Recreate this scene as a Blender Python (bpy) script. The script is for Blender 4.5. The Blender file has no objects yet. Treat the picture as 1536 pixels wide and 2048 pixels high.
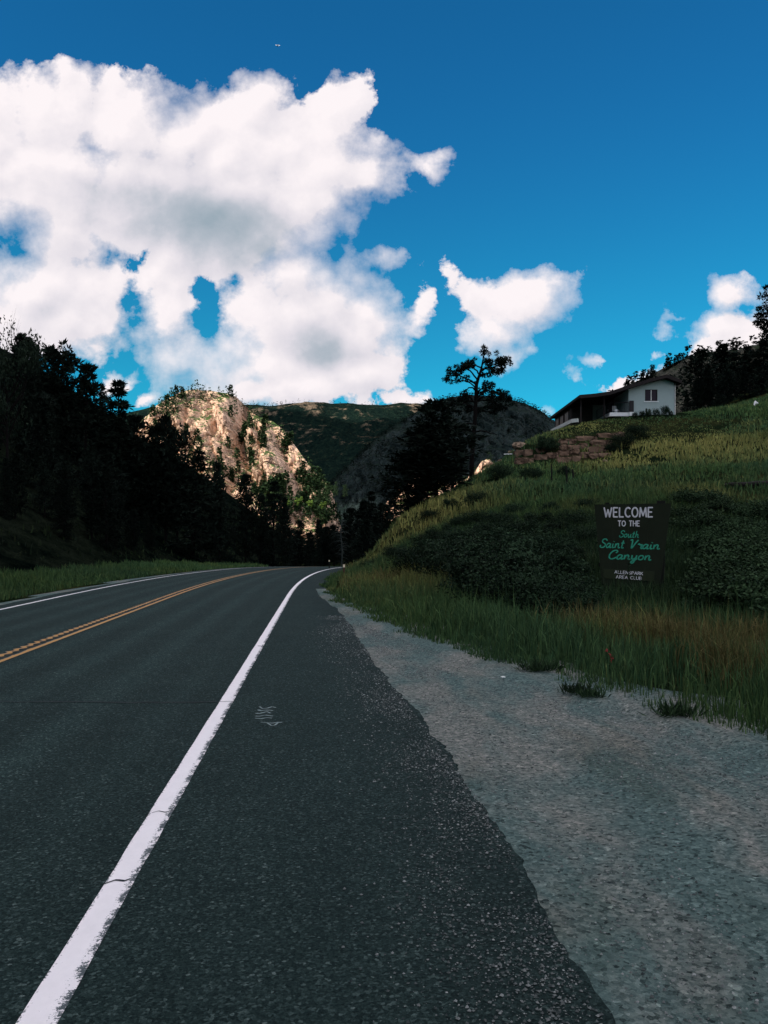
import bpy, math, random
import numpy as np
from mathutils import Vector, Matrix, Euler

SC = bpy.context.scene
COL = SC.collection
R = math.radians
FPX, U0, VH, CAMZ = 1720.0, 768.0, 1080.0, 1.7     # focal length in photo pixels, picture centre, horizon row, eye height

# ---------------------------------------------------------------- camera
cam_d = bpy.data.cameras.new('camera')
cam = bpy.data.objects.new('camera', cam_d)
COL.objects.link(cam)
cam.location = (0, 0, CAMZ)
cam.rotation_euler = (R(90), 0, 0)
cam_d.sensor_fit = 'VERTICAL'
cam_d.sensor_height = 36.0
cam_d.lens = 36.0 * FPX / 2048
cam_d.shift_y = 56 / 2048
cam_d.clip_start = 0.1
cam_d.clip_end = 20000
SC.camera = cam
SC.cycles.max_bounces = 4
SC.cycles.diffuse_bounces = 2
SC.cycles.glossy_bounces = 1
SC.cycles.transmission_bounces = 1
SC.cycles.caustics_reflective = False
SC.cycles.caustics_refractive = False

# ---------------------------------------------------------------- light
SUN_EL, SUN_H = R(38), Vector((-0.78, -0.626, 0))
SUN_DIR = Vector((SUN_H.x * math.cos(SUN_EL), SUN_H.y * math.cos(SUN_EL), math.sin(SUN_EL)))   # towards the sun
sun_d = bpy.data.lights.new('sun', 'SUN')
sun_d.energy = 5.0
sun_d.angle = R(0.53)
sun_d.color = (1.0, 0.90, 0.78)
sun = bpy.data.objects.new('sun', sun_d)
COL.objects.link(sun)
sun.rotation_euler = SUN_DIR.to_track_quat('Z', 'Y').to_euler()
SC.view_settings.view_transform = 'Standard'
SC.view_settings.look = 'None'
SC.view_settings.exposure = 0.6
SC.view_settings.gamma = 1.0
SC.view_settings.use_curve_mapping = False


# ---------------------------------------------------------------- node helper
class NB:
    def __init__(s, nt):
        s.nt = nt
        nt.nodes.clear() if not isinstance(nt, bpy.types.GeometryNodeTree) else None

    def n(s, typ, **kw):
        nd = s.nt.nodes.new(typ)
        for k, v in kw.items():
            setattr(nd, k, v)
        return nd

    def put(s, sock, v):
        if isinstance(v, bpy.types.NodeSocket):
            s.nt.links.new(v, sock)
        elif v is not None:
            if sock.type == 'RGBA' and len(v) == 3:
                v = (*v, 1)
            sock.default_value = v

    def m(s, op, a, b=None, c=None, clamp=False):
        nd = s.n('ShaderNodeMath', operation=op, use_clamp=clamp)
        for i, v in enumerate((a, b, c)):
            s.put(nd.inputs[i], v)
        return nd.outputs[0]

    def v(s, op, a, b=None, c=None, scale=None):
        nd = s.n('ShaderNodeVectorMath', operation=op)
        for i, x in enumerate((a, b, c)):
            if x is not None:
                s.put(nd.inputs[i], x)
        if scale is not None:
            s.put(nd.inputs['Scale'], scale)
        return nd.outputs['Value'] if op in ('LENGTH', 'DOT_PRODUCT', 'DISTANCE') else nd.outputs['Vector']

    def mix(s, fac, a, b, blend='MIX'):
        nd = s.n('ShaderNodeMix', data_type='RGBA', blend_type=blend)
        s.put(nd.inputs[0], fac)
        s.put(nd.inputs[6], a)
        s.put(nd.inputs[7], b)
        return nd.outputs[2]

    def mixf(s, fac, a, b):
        nd = s.n('ShaderNodeMix', data_type='FLOAT')
        s.put(nd.inputs[0], fac)
        s.put(nd.inputs[2], a)
        s.put(nd.inputs[3], b)
        return nd.outputs[0]

    def ss(s, x, lo, hi, a=0.0, b=1.0):
        nd = s.n('ShaderNodeMapRange', interpolation_type='SMOOTHSTEP')
        for i, v in enumerate((x, lo, hi, a, b)):
            s.put(nd.inputs[i], v)
        return nd.outputs[0]

    def noise(s, vec, scale, detail=4, rough=0.55, out='Fac', dist=0.0, dims='3D'):
        nd = s.n('ShaderNodeTexNoise', noise_dimensions=dims)
        s.put(nd.inputs['Vector'], vec)
        s.put(nd.inputs['Scale'], scale)
        s.put(nd.inputs['Detail'], detail)
        s.put(nd.inputs['Roughness'], rough)
        s.put(nd.inputs['Distortion'], dist)
        return nd.outputs[out]

    def voro(s, vec, scale, out='Distance', feature='F1', rnd=1.0):
        nd = s.n('ShaderNodeTexVoronoi', feature=feature)
        s.put(nd.inputs['Vector'], vec)
        s.put(nd.inputs['Scale'], scale)
        s.put(nd.inputs['Randomness'], rnd)
        return nd.outputs[out]

    def ramp(s, fac, stops):
        nd = s.n('ShaderNodeValToRGB')
        s.put(nd.inputs[0], fac)
        el = nd.color_ramp.elements
        while len(el) < len(stops):
            el.new(0.5)
        for e, (p, c) in zip(el, stops):
            e.position = p
            e.color = (*c, 1)
        return nd.outputs[0]

    def obj(s):
        return s.n('ShaderNodeTexCoord').outputs['Object']

    def attr(s, name, out='Fac'):
        return s.n('ShaderNodeAttribute', attribute_name=name).outputs[out]

    def bump(s, h, strength=0.5, dist=0.02):
        nd = s.n('ShaderNodeBump')
        s.put(nd.inputs['Height'], h)
        s.put(nd.inputs['Strength'], strength)
        s.put(nd.inputs['Distance'], dist)
        return nd.outputs[0]


def material(name, build):
    mt = bpy.data.materials.new(name)
    mt.use_nodes = True
    b = NB(mt.node_tree)
    out = b.n('ShaderNodeOutputMaterial')
    res = build(b)
    col, rough, normal, spec = (list(res) + [None] * 4)[:4] if isinstance(res, (tuple, list)) and not isinstance(res[0], float) else (res, None, None, None)
    p = b.n('ShaderNodeBsdfPrincipled')
    b.put(p.inputs['Base Color'], col)
    b.put(p.inputs['Roughness'], 0.9 if rough is None else rough)
    b.put(p.inputs['Specular IOR Level'], 0.2 if spec is None else spec)
    if normal is not None:
        b.put(p.inputs['Normal'], normal)
    b.nt.links.new(p.outputs[0], out.inputs[0])
    return mt


# ---------------------------------------------------------------- world: Nishita sky with cumulus
def build_world():
    w = bpy.data.worlds.new('World')
    SC.world = w
    w.use_nodes = True
    w.cycles.sampling_method = 'NONE'
    # -- density group: input a point of the sky in the tangent plane of the view direction (thousands of units)
    g = bpy.data.node_groups.new('cumulus_density', 'ShaderNodeTree')
    g.interface.new_socket('P', in_out='INPUT', socket_type='NodeSocketVector')
    g.interface.new_socket('D', in_out='OUTPUT', socket_type='NodeSocketFloat')
    b = NB(g)
    gi, go = b.n('NodeGroupInput'), b.n('NodeGroupOutput')
    P = gi.outputs[0]
    w1 = b.v('SUBTRACT', b.noise(P, 4.0, 3, 0.5, 'Color'), (.5, .5, .5))
    w2 = b.v('SUBTRACT', b.noise(P, 15.0, 6, 0.66, 'Color'), (.5, .5, .5))
    Pw = b.v('ADD', b.v('MULTIPLY_ADD', w1, (.085, .085, 0), P), b.v('MULTIPLY', w2, (.060, .060, 0)))
    Pw = b.v('MULTIPLY', Pw, (1, 1, 0))
    D = None
    for (cx, cy, rx, ry) in PUFFS:
        q = b.v('MULTIPLY_ADD', Pw, (1000 / rx, 1000 / ry, 0), (-cx / rx, -cy / ry, 0))
        ln = b.v('LENGTH', q)
        k = math.sqrt(rx * ry) / 1000
        d = b.m('MULTIPLY_ADD', ln, -k, k)
        D = d if D is None else b.m('SMOOTH_MAX', D, d, 0.022)
    for (cx, cy, rx, ry) in HOLES:
        q = b.v('MULTIPLY_ADD', Pw, (1000 / rx, 1000 / ry, 0), (-cx / rx, -cy / ry, 0))
        k = math.sqrt(rx * ry) / 1000
        D = b.m('SMOOTH_MIN', D, b.m('MULTIPLY_ADD', b.v('LENGTH', q), k * 0.8, -k * 0.8), 0.02)
    D = b.m('MINIMUM', D, 0.10)
    n1 = b.m('SUBTRACT', b.noise(P, 11.0, 8, 0.62), 0.5)
    n3 = b.m('SUBTRACT', b.noise(P, 40.0, 4, 0.6), 0.5)
    bil = b.voro(b.v('MULTIPLY_ADD', w2, (.03, .03, 0), P), 19.0, feature='SMOOTH_F1')
    D = b.m('ADD', D, b.m('MULTIPLY', n1, 0.092))
    D = b.m('ADD', D, b.m('MULTIPLY_ADD', bil, -0.050, 0.022))
    D = b.m('ADD', D, b.m('MULTIPLY', n3, 0.022))
    g.links.new(D, go.inputs[0])

    b = NB(w.node_tree)
    out = b.n('ShaderNodeOutputWorld')
    bg = b.n('ShaderNodeBackground')
    bg.inputs['Strength'].default_value = SKY_STRENGTH
    b.nt.links.new(bg.outputs[0], out.inputs[0])
    dirv = b.n('ShaderNodeTexCoord').outputs['Generated']
    sep = b.n('ShaderNodeSeparateXYZ')
    b.put(sep.inputs[0], dirv)
    dx, dy, dz = sep.outputs
    yc = b.m('MAXIMUM', dy, 0.12)
    U = b.m('MULTIPLY_ADD', b.m('DIVIDE', dx, yc), FPX / 1000, U0 / 1000)
    V = b.m('MULTIPLY_ADD', b.m('DIVIDE', dz, yc), -FPX / 1000, VH / 1000)
    cmb = b.n('ShaderNodeCombineXYZ')
    b.put(cmb.inputs[0], U)
    b.put(cmb.inputs[1], V)
    P = cmb.outputs[0]

    def dens(off):
        nd = b.n('ShaderNodeGroup')
        nd.node_tree = g
        b.put(nd.inputs[0], b.v('ADD', P, off))
        return nd.outputs[0]
    D1, D2 = dens((0, 0, 0)), dens((-.020, -.032, 0))
    # the rest of the sky: cumulus from plain noise, brightened to add ambient light
    pd = b.v('MULTIPLY', dirv, (1, 1, 1.7))
    rest = b.m('SUBTRACT', b.noise(pd, 2.3, 5, 0.52), 0.47)
    rest2 = b.m('SUBTRACT', b.noise(b.v('ADD', pd, (-.03, -.02, .05)), 2.3, 5, 0.52), 0.47)
    infront = b.m('MULTIPLY', b.ss(dy, 0.35, 0.55),
                  b.m('MULTIPLY', b.ss(b.m('ABSOLUTE', b.m('SUBTRACT', U, 0.768)), 0.95, 1.35, 1, 0), b.ss(V, -0.55, -0.1)))
    Dm = b.mixf(infront, rest, D1)
    Dn = b.mixf(infront, rest2, D2)
    soft = b.ss(b.noise(P, 3.1, 2), 0.38, 0.62, 0.010, 0.085)
    mask = b.m('DIVIDE', b.m('ADD', Dm, 0.004), soft, clamp=True)
    mask = b.m('POWER', mask, 0.8)
    # self shading: thinner towards the light = lit side
    rel = b.m('SUBTRACT', Dm, Dn)
    lit = b.m('MULTIPLY_ADD', rel, 3.8, 0.88)
    # grey flat bases where the cumulus is thick
    sh = None
    for (cx, cy, rx, ry, a) in BASES:
        q = b.v('LENGTH', b.v('MULTIPLY_ADD', b.v('MULTIPLY_ADD', b.v('SUBTRACT', b.noise(P, 5.0, 4, 0.55, 'Color'), (.5, .5, .5)), (.16, .12, 0), P),
                              (1000 / rx, 1000 / ry, 0), (-cx / rx, -cy / ry, 0)))
        d = b.ss(q, 0.0, 1.0, a, 0)
        sh = d if sh is None else b.m('MAXIMUM', sh, d)
    sh = b.m('MULTIPLY', sh, b.ss(dy, 0.3, 0.5))
    restsh = b.m('MULTIPLY', b.m('SUBTRACT', 1.0, infront), b.ss(rest, 0.08, 0.25, 0, 0.3))
    lit = b.m('SUBTRACT', lit, b.m('MAXIMUM', sh, restsh), clamp=True)
    k = 1 / SKY_STRENGTH
    cloud = b.ramp(lit, [(0.0, (.30 * .1, .39 * .1, .46 * .1)), (0.35, (.50 * .1, .54 * .1, .61 * .1)), (0.62, (.76 * .1, .73 * .1, .79 * .1)), (1.0, (1.0 * .1, .93 * .1, .95 * .1))])
    cloud = b.v('SCALE', cloud, scale=b.m('MULTIPLY_ADD', infront, -6.4 * k, 12.9 * k))  # unseen clouds outside the view scaled brighter, as added fill light
    sky = b.n('ShaderNodeTexSky', sky_type='NISHITA')
    sky.sun_disc = False
    sky.sun_elevation = SUN_EL
    sky.sun_rotation = math.atan2(SUN_H.x, SUN_H.y)
    sky.altitude = 2200
    sky.air_density = 1.0
    sky.dust_density = 0.3
    sky.ozone_density = 4.0
    blue = b.v('MULTIPLY', sky.outputs[0], b.mix(b.ss(dz, .10, .50), (.080, .82, .76), (.085, .68, .88)))
    b.put(bg.inputs['Color'], b.mix(mask, blue, cloud))


SKY_STRENGTH = 0.10
PUFFS = [(-60, 260, 170, 120), (100, 235, 125, 112), (255, 250, 120, 108), (370, 275, 120, 105), (520, 245, 90, 108), (480, 300, 150, 120),
         (685, 232, 66, 88), (640, 320, 130, 120), (80, 390, 220, 150), (280, 420, 220, 160), (480, 430, 200, 140), (620, 400, 90, 100),
         (700, 330, 70, 70), (780, 350, 70, 48), (835, 325, 42, 26), (885, 308, 34, 14), (560, 490, 105, 80),
         (60, 570, 180, 80), (200, 560, 120, 70), (130, 650, 100, 76), (20, 630, 120, 100), (380, 560, 80, 66), (330, 630, 70, 66),
         (590, 560, 120, 95), (610, 640, 190, 105), (710, 650, 125, 110), (480, 720, 180, 74), (690, 745, 130, 66), (370, 735, 80, 56),
         (560, 775, 250, 42), (790, 805, 60, 14), (760, 505, 38, 24), (752, 552, 22, 34), (680, 492, 16, 16), (845, 598, 18, 34),
         (1030, 620, 110, 66), (985, 665, 85, 58), (1100, 578, 60, 42), (930, 590, 22, 26), (904, 550, 16, 22), (1025, 712, 34, 32), (1060, 710, 26, 8),
         (1465, 595, 44, 40), (1440, 655, 70, 40), (1480, 690, 120, 46), (1540, 680, 70, 60), (1258, 768, 62, 26), (1320, 750, 50, 18), (1362, 636, 34, 9),
         (1158, 757, 22, 18), (1324, 668, 9, 9), (1188, 714, 14, 6), (1316, 713, 9, 6), (240, 773, 36, 17), (300, 806, 44, 13), (180, 700, 60, 30), (1090, 822, 16, 8),
         (1600, 660, 90, 70), (-160, 450, 160, 330)]
HOLES = [(10, 474, 22, 18), (268, 545, 12, 20), (222, 517, 7, 6), (258, 650, 26, 34), (256, 612, 16, 16), (418, 650, 22, 30), (402, 598, 13, 24), (434, 628, 8, 12), (772, 268, 16, 14), (850, 352, 26, 9), (822, 404, 20, 12), (668, 500, 8, 18), (40, 500, 10, 7), (596, 188, 18, 30)]
BASES = [(430, 450, 250, 135, .72), (270, 395, 240, 95, .46), (520, 480, 160, 80, .40), (640, 690, 150, 80, .50), (560, 590, 120, 60, .15), (150, 520, 190, 60, .18), (720, 640, 60, 60, .2), (120, 640, 140, 60, .12), (440, 780, 120, 30, .1)]
build_world()


# ---------------------------------------------------------------- array helpers
def W(u, v, Y):
    """a place of the photo at depth Y, as a world point"""
    return np.array(((u - U0) / FPX * Y, Y, CAMZ - (v - VH) / FPX * Y))


def sstep(x, a, b):
    t = np.clip((np.asarray(x, float) - a) / (b - a), 0, 1)
    return t * t * (3 - 2 * t)


def _hash(ix, iy, iz, seed):
    h = (ix.astype(np.int64) * 374761393 + iy.astype(np.int64) * 668265263 + iz.astype(np.int64) * 2147483647 + seed * 1274126177) & 0xffffffff
    h = ((h ^ (h >> 13)) * 1274126177) & 0xffffffff
    h = ((h ^ (h >> 16)) * 2246822519) & 0xffffffff
    h = h ^ (h >> 15)
    return (h & 0xffffff) / float(0x1000000)


def vnoise(p, seed=0):
    p = np.asarray(p, float)
    i = np.floor(p).astype(np.int64)
    f = p - i
    f = f * f * f * (f * (f * 6 - 15) + 10)
    r = 0
    for a in (0, 1):
        wx = f[..., 0] if a else 1 - f[..., 0]
        for b in (0, 1):
            wy = f[..., 1] if b else 1 - f[..., 1]
            for c in (0, 1):
                wz = f[..., 2] if c else 1 - f[..., 2]
                r = r + wx * wy * wz * _hash(i[..., 0] + a, i[..., 1] + b, i[..., 2] + c, seed)
    return r


def fbm(p, octs=4, gain=0.5, lac=2.03, seed=0):
    p = np.asarray(p, float)
    s, a, t = 0, 1, 0
    for o in range(octs):
        s = s + a * (vnoise(p, seed + o) - 0.5)
        t += a
        a *= gain
        p = p * lac + 17.3
    return s / t * 2


def worley(p, seed=0):
    p = np.asarray(p, float)
    i = np.floor(p).astype(np.int64)
    f1 = np.full(p.shape[:-1], 9.0)
    f2 = np.full(p.shape[:-1], 9.0)
    for a in (-1, 0, 1):
        for b in (-1, 0, 1):
            for c in (-1, 0, 1):
                jx, jy, jz = i[..., 0] + a, i[..., 1] + b, i[..., 2] + c
                d = np.sqrt((jx + _hash(jx, jy, jz, seed) - p[..., 0]) ** 2 + (jy + _hash(jx, jy, jz, seed + 7) - p[..., 1]) ** 2
                            + (jz + _hash(jx, jy, jz, seed + 13) - p[..., 2]) ** 2)
                f2 = np.where(d < f1, f1, np.minimum(f2, d))
                f1 = np.minimum(f1, d)
    return f1, f2


def P3(x, y, z=0.0):
    x, y, z = np.broadcast_arrays(np.asarray(x, float), np.asarray(y, float), np.asarray(z, float))
    return np.stack((x, y, z), -1)


def mesh(name, V, F, smooth=False, attrs=None, mats=(), midx=None):
    """V (n,3); F either one (m,k) array or a list of such arrays"""
    V = np.asarray(V, np.float32)
    Fs = [np.asarray(f, np.int32) for f in (F if isinstance(F, list) else [F]) if len(f)]
    me = bpy.data.meshes.new(name)
    me.vertices.add(len(V))
    me.vertices.foreach_set('co', V.ravel())
    nl = sum(f.size for f in Fs)
    npoly = sum(len(f) for f in Fs)
    me.loops.add(nl)
    me.loops.foreach_set('vertex_index', np.concatenate([f.ravel() for f in Fs]))
    me.polygons.add(npoly)
    tot = np.concatenate([np.full(len(f), f.shape[1], np.int32) for f in Fs])
    st = np.zeros(npoly, np.int32)
    st[1:] = np.cumsum(tot)[:-1]
    me.polygons.foreach_set('loop_start', st)
    me.polygons.foreach_set('loop_total', tot)
    me.polygons.foreach_set('use_smooth', np.full(npoly, bool(smooth)))
    for m in mats:
        me.materials.append(m)
    if midx is not None:
        me.polygons.foreach_set('material_index', np.asarray(midx, np.int32))
    me.update(calc_edges=True)
    for k, a in (attrs or {}).items():
        a = np.asarray(a, np.float32)
        if a.ndim == 1:
            at = me.attributes.new(k, 'FLOAT', 'POINT')
            at.data.foreach_set('value', a)
        else:
            at = me.attributes.new(k, 'FLOAT_COLOR', 'POINT')
            at.data.foreach_set('color', np.concatenate((a, np.ones((len(a), 1), np.float32)), 1).ravel())
    return me


def link(name, data, parent=None, loc=None, rot=None, scale=None):
    o = bpy.data.objects.new(name, data)
    COL.objects.link(o)
    if parent is not None:
        o.parent = parent
    if loc is not None:
        o.location = [float(c) for c in loc]
    if rot is not None:
        o.rotation_euler = rot
    if scale is not None:
        o.scale = (scale,) * 3 if np.isscalar(scale) else scale
    return o


def tag(o, label=None, cat=None, group=None, kind=None):
    for k, v in (('label', label), ('category', cat), ('group', group), ('kind', kind)):
        if v:
            o[k] = v
    return o


def empty(name, loc=(0, 0, 0), rz=0.0):
    o = link(name, None, loc=loc)
    o.rotation_euler = (0, 0, rz)
    o.empty_display_size = 0.3
    return o


def copy_tree(o):
    c = o.copy()
    COL.objects.link(c)
    for ch in o.children:
        d = ch.copy()
        COL.objects.link(d)
        d.parent = c
        for gch in ch.children:
            e = gch.copy()
            COL.objects.link(e)
            e.parent = d
    return c


class Acc:
    """collects geometry for one mesh"""
    def __init__(s):
        s.V, s.T, s.Q, s.n, s.A = [], [], [], 0, []

    def add(s, V, T=None, Q=None, a=None):
        V = np.asarray(V, float).reshape(-1, 3)
        s.V.append(V)
        if T is not None and len(T):
            s.T.append(np.asarray(T) + s.n)
        if Q is not None and len(Q):
            s.Q.append(np.asarray(Q) + s.n)
        s.A.append(np.full(len(V), 0.5) if a is None else np.broadcast_to(np.asarray(a, float), (len(V),)))
        s.n += len(V)

    def box(s, x0, x1, y0, y1, z0, z1):
        V = [(x, y, z) for x in (x0, x1) for y in (y0, y1) for z in (z0, z1)]
        s.add(V, Q=[(0, 1, 3, 2), (4, 6, 7, 5), (0, 4, 5, 1), (2, 3, 7, 6), (0, 2, 6, 4), (1, 5, 7, 3)])

    def tube(s, pts, rad, sides=6, a=None):
        pts = np.asarray(pts, float)
        rad = np.broadcast_to(np.asarray(rad, float), (len(pts),))
        tan = np.gradient(pts, axis=0)
        tan /= np.linalg.norm(tan, axis=1, keepdims=True) + 1e-9
        ref = np.where(np.abs(tan[:, 2:3]) > 0.9, np.array([[1., 0, 0]]), np.array([[0, 0, 1.]]))
        e1 = np.cross(tan, ref)
        e1 /= np.linalg.norm(e1, axis=1, keepdims=True) + 1e-9
        e2 = np.cross(tan, e1)
        an = np.arange(sides) / sides * 2 * math.pi
        V = pts[:, None] + rad[:, None, None] * (e1[:, None] * np.cos(an)[None, :, None] + e2[:, None] * np.sin(an)[None, :, None])
        k = len(pts)
        i = np.arange(k - 1)[:, None] * sides
        j = np.arange(sides)[None]
        j2 = (j + 1) % sides
        Q = np.stack((i + j, i + j2, i + sides + j2, i + sides + j), -1).reshape(-1, 4)
        s.add(V.reshape(-1, 3), Q=Q, a=a)

    def prism(s, poly, z0, z1, axis='y'):
        """poly of (a, b) points extruded between z0 and z1 along axis"""
        n = len(poly)
        f = {'y': lambda a, b, c: (a, c, b), 'x': lambda a, b, c: (c, a, b), 'z': lambda a, b, c: (a, b, c)}[axis]
        V = [f(a, b, z0) for a, b in poly] + [f(a, b, z1) for a, b in poly]
        V = V + [np.mean(V[:n], axis=0), np.mean(V[n:], axis=0)]
        Q = [(i, (i + 1) % n, n + (i + 1) % n, n + i) for i in range(n)]
        T = [((i + 1) % n, i, 2 * n) for i in range(n)] + [(n + i, n + (i + 1) % n, 2 * n + 1) for i in range(n)]
        s.add(V, T=T, Q=Q)

    def build(s, name, mat, smooth=False):
        V = np.concatenate(s.V)
        F = ([np.concatenate(s.T)] if s.T else []) + ([np.concatenate(s.Q)] if s.Q else [])
        return mesh(name, V, F, smooth, {'tone': np.concatenate(s.A)}, [mat] if mat else [])


# ---------------------------------------------------------------- the ground as a function
def x_line(Y):
    """the white edge line on the near side of the road"""
    Y = np.asarray(Y, float)
    c = np.clip(Y, 26, 130)
    return -1.0 - 0.0725 * Y + (c - 26) ** 2 / 700 + np.maximum(Y - 130, 0) * 104 / 350


def z_road(Y):
    Y = np.asarray(Y, float)
    c = np.clip(Y, 25, 120)
    return -0.000255 * (c - 25) ** 2 - 0.040 * np.clip(Y - 120, 0, 55)


def x_asphalt(Y):
    Y = np.asarray(Y, float)
    t = np.interp(Y, [-20, 3, 5, 6.65, 9.4, 12.7, 18.9, 25.4, 32.5, 45], [1.2, .78, .68, .51, .175, -.2, -.86, -1.62, -2.25, -2.6])
    return np.where(Y > 45, x_line(Y) + 1.15, t)


def x_grass(Y):
    """where the grass verge begins beside the gravel"""
    Y = np.asarray(Y, float)
    t = np.interp(Y, [-20, 3, 7.3, 8.9, 10.1, 13.3, 16.2, 21.7, 26, 32, 45], [12, 5.2, 3.3, 2.74, 2.24, 1.17, .3, -.86, -1.55, -2.2, -2.6])
    return np.where(Y > 45, x_line(Y) + 1.2, t)


def x_foot(Y):
    """foot of the hillside across the road"""
    return -14.0 - 0.066 * np.asarray(Y, float)


_right = [(700, 1130, 46), (760, 1100, 49), (800, 1074, 50), (850, 1018, 54), (900, 988, 59), (960, 962, 63), (1000, 930, 68), (1090, 868, 75), (1150, 852, 77), (1200, 836, 79),
          (1280, 833, 79), (1350, 833, 79), (1440, 822, 82), (1536, 806, 85), (1170, 872, 73.5), (1130, 932, 66), (1040, 936, 65), (1230, 880, 73), (1300, 900, 66), (1300, 850, 76), (1400, 860, 74), (1400, 950, 52),
          (1100, 965, 58), (1000, 1000, 50), (1450, 1050, 34), (1250, 1000, 42), (1000, 1100, 34), (850, 1105, 38), (900, 1050, 46), (1100, 1060, 36),
          (1100, 1190, 22), (1300, 1205, 19.5), (1536, 1210, 17.5), (1536, 1310, 12), (820, 1185, 27), (1300, 1300, 13.0), (1536, 900, 62), (1536, 1000, 42), (1200, 1100, 28), (1400, 1120, 25)]
_cp = [W(u, v, Y) for u, v, Y in _right]
_cp += [np.array(p, float) for p in [(60, 90, 24), (60, 30, 13), (40, 0, 7), (20, 0, 2.4), (14, -15, 1.0), (60, -50, 10), (25, 92, 13.4), (15, 95, 11.5), (45, 110, 20), (4, 80, 1.5), (6, 100, 2.0),
                                     (20, 125, 8), (30, 170, 2), (100, 120, 38), (110, 30, 25), (110, -60, 20), (60, 300, 0), (120, 260, 14), (90, 180, 28), (150, 420, 6), (150, 640, 6), (30, 640, -3), (9, 12, .25), (8, 5, .15)]]
for _Y in (-55, -25, -5, 3, 8, 14, 22, 32, 45, 70, 100, 140):
    _cp.append(np.array((float(x_grass(_Y)), _Y, float(z_road(_Y)))))
_cp = np.array(_cp)


def _tps_fit(c, val, reg=0.0):
    d = np.linalg.norm(c[:, None] - c[None], axis=2)
    K = d * d * np.log(d + 1e-9) + np.eye(len(c)) * .002
    Pm = np.concatenate((np.ones((len(c), 1)), c), 1)
    A = np.block([[K, Pm], [Pm.T, np.zeros((3, 3))]])
    return np.linalg.solve(A, np.concatenate((val, np.zeros(3))))


_tw = _tps_fit(_cp[:, :2] / 50, _cp[:, 2])


def _tps(x, y):
    q = np.stack((np.ravel(x), np.ravel(y)), 1) / 50
    d = np.linalg.norm(q[:, None] - (_cp[:, :2] / 50)[None], axis=2)
    r = (d * d * np.log(d + 1e-9)) @ _tw[:-3] + _tw[-3] + q @ _tw[-2:]
    return r.reshape(np.shape(x))


def G(x, y):
    """ground height"""
    x, y = np.broadcast_arrays(np.asarray(x, float), np.asarray(y, float))
    zr = z_road(y)
    xg = x_grass(y)
    right = np.clip(_tps(x, y), -7, 90)
    right = right + (fbm(P3(x / 9, y / 9), 3, seed=3) * 0.28 + fbm(P3(x / 2.2, y / 2.2), 2, seed=9) * 0.05) * sstep(x - xg, 1, 6)
    z = zr + (right - zr) * sstep(x - xg, -0.2, 4.0)
    z = np.where(x < xg, zr, z)
    d = x_foot(y) - x
    soft = 0.5 * (d + np.sqrt(d * d + 9))
    hill = 0.70 * soft - 0.0011 * np.maximum(d - 90, 0) ** 2 * sstep(d, 80, 120)
    hill = np.where(d > 400, np.maximum(hill, 120), hill)
    hill = hill + fbm(P3(x / 38, y / 38), 4, seed=21) * 5.0 * sstep(d, 4, 50) + fbm(P3(x / 7, y / 7), 3, seed=5) * 0.7 * sstep(d, 1, 12)
    hill = (hill - 0.05) * (1 - sstep(y, 500, 660) * 0.94)
    z = z + np.where(d > -4.5, hill * sstep(d, -4.5, 3), 0)
    z = z - 0.10 * sstep(x_line(y) - 7.4 - x, 0.3, 2.5) * sstep(d, 3, -2)
    return z


def hit(u, v, y0=2.0, y1=640.0):
    """where the view line through a photo place meets the ground"""
    Y = np.concatenate((np.arange(y0, 100, 0.1), np.arange(100, y1, 0.5))) if y0 < 100 else np.arange(y0, y1, 0.5)
    p = W(u, v, Y[:, None])[...] if False else np.stack(((u - U0) / FPX * Y, Y, CAMZ - (v - VH) / FPX * Y), 1)
    g = G(p[:, 0], p[:, 1])
    k = np.nonzero(g >= p[:, 2])[0]
    if len(k) == 0:                      # passes just over the crest: take the ground it comes closest to
        k = [int(np.argmin(np.where(Y < 140, p[:, 2] - g, 1e9)))]
    q = p[k[0]].copy()
    q[2] = g[k[0]]
    return q


def stand(u, v, h, y0=40.0, y1=460.0, first=True):
    """where a tree of height h has to stand on the ground for its tip to show at (u, v)"""
    Y = np.arange(y0, y1, 0.5)
    x = (u - U0) / FPX * Y
    e = G(x, Y) + h - (CAMZ - (v - VH) / FPX * Y)
    s = np.nonzero(np.sign(e[1:]) != np.sign(e[:-1]))[0]
    k = (s[0] if first else s[-1]) if len(s) else int(np.argmin(np.abs(e)))
    return np.array((x[k], Y[k], float(G(x[k], Y[k]))))


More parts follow.
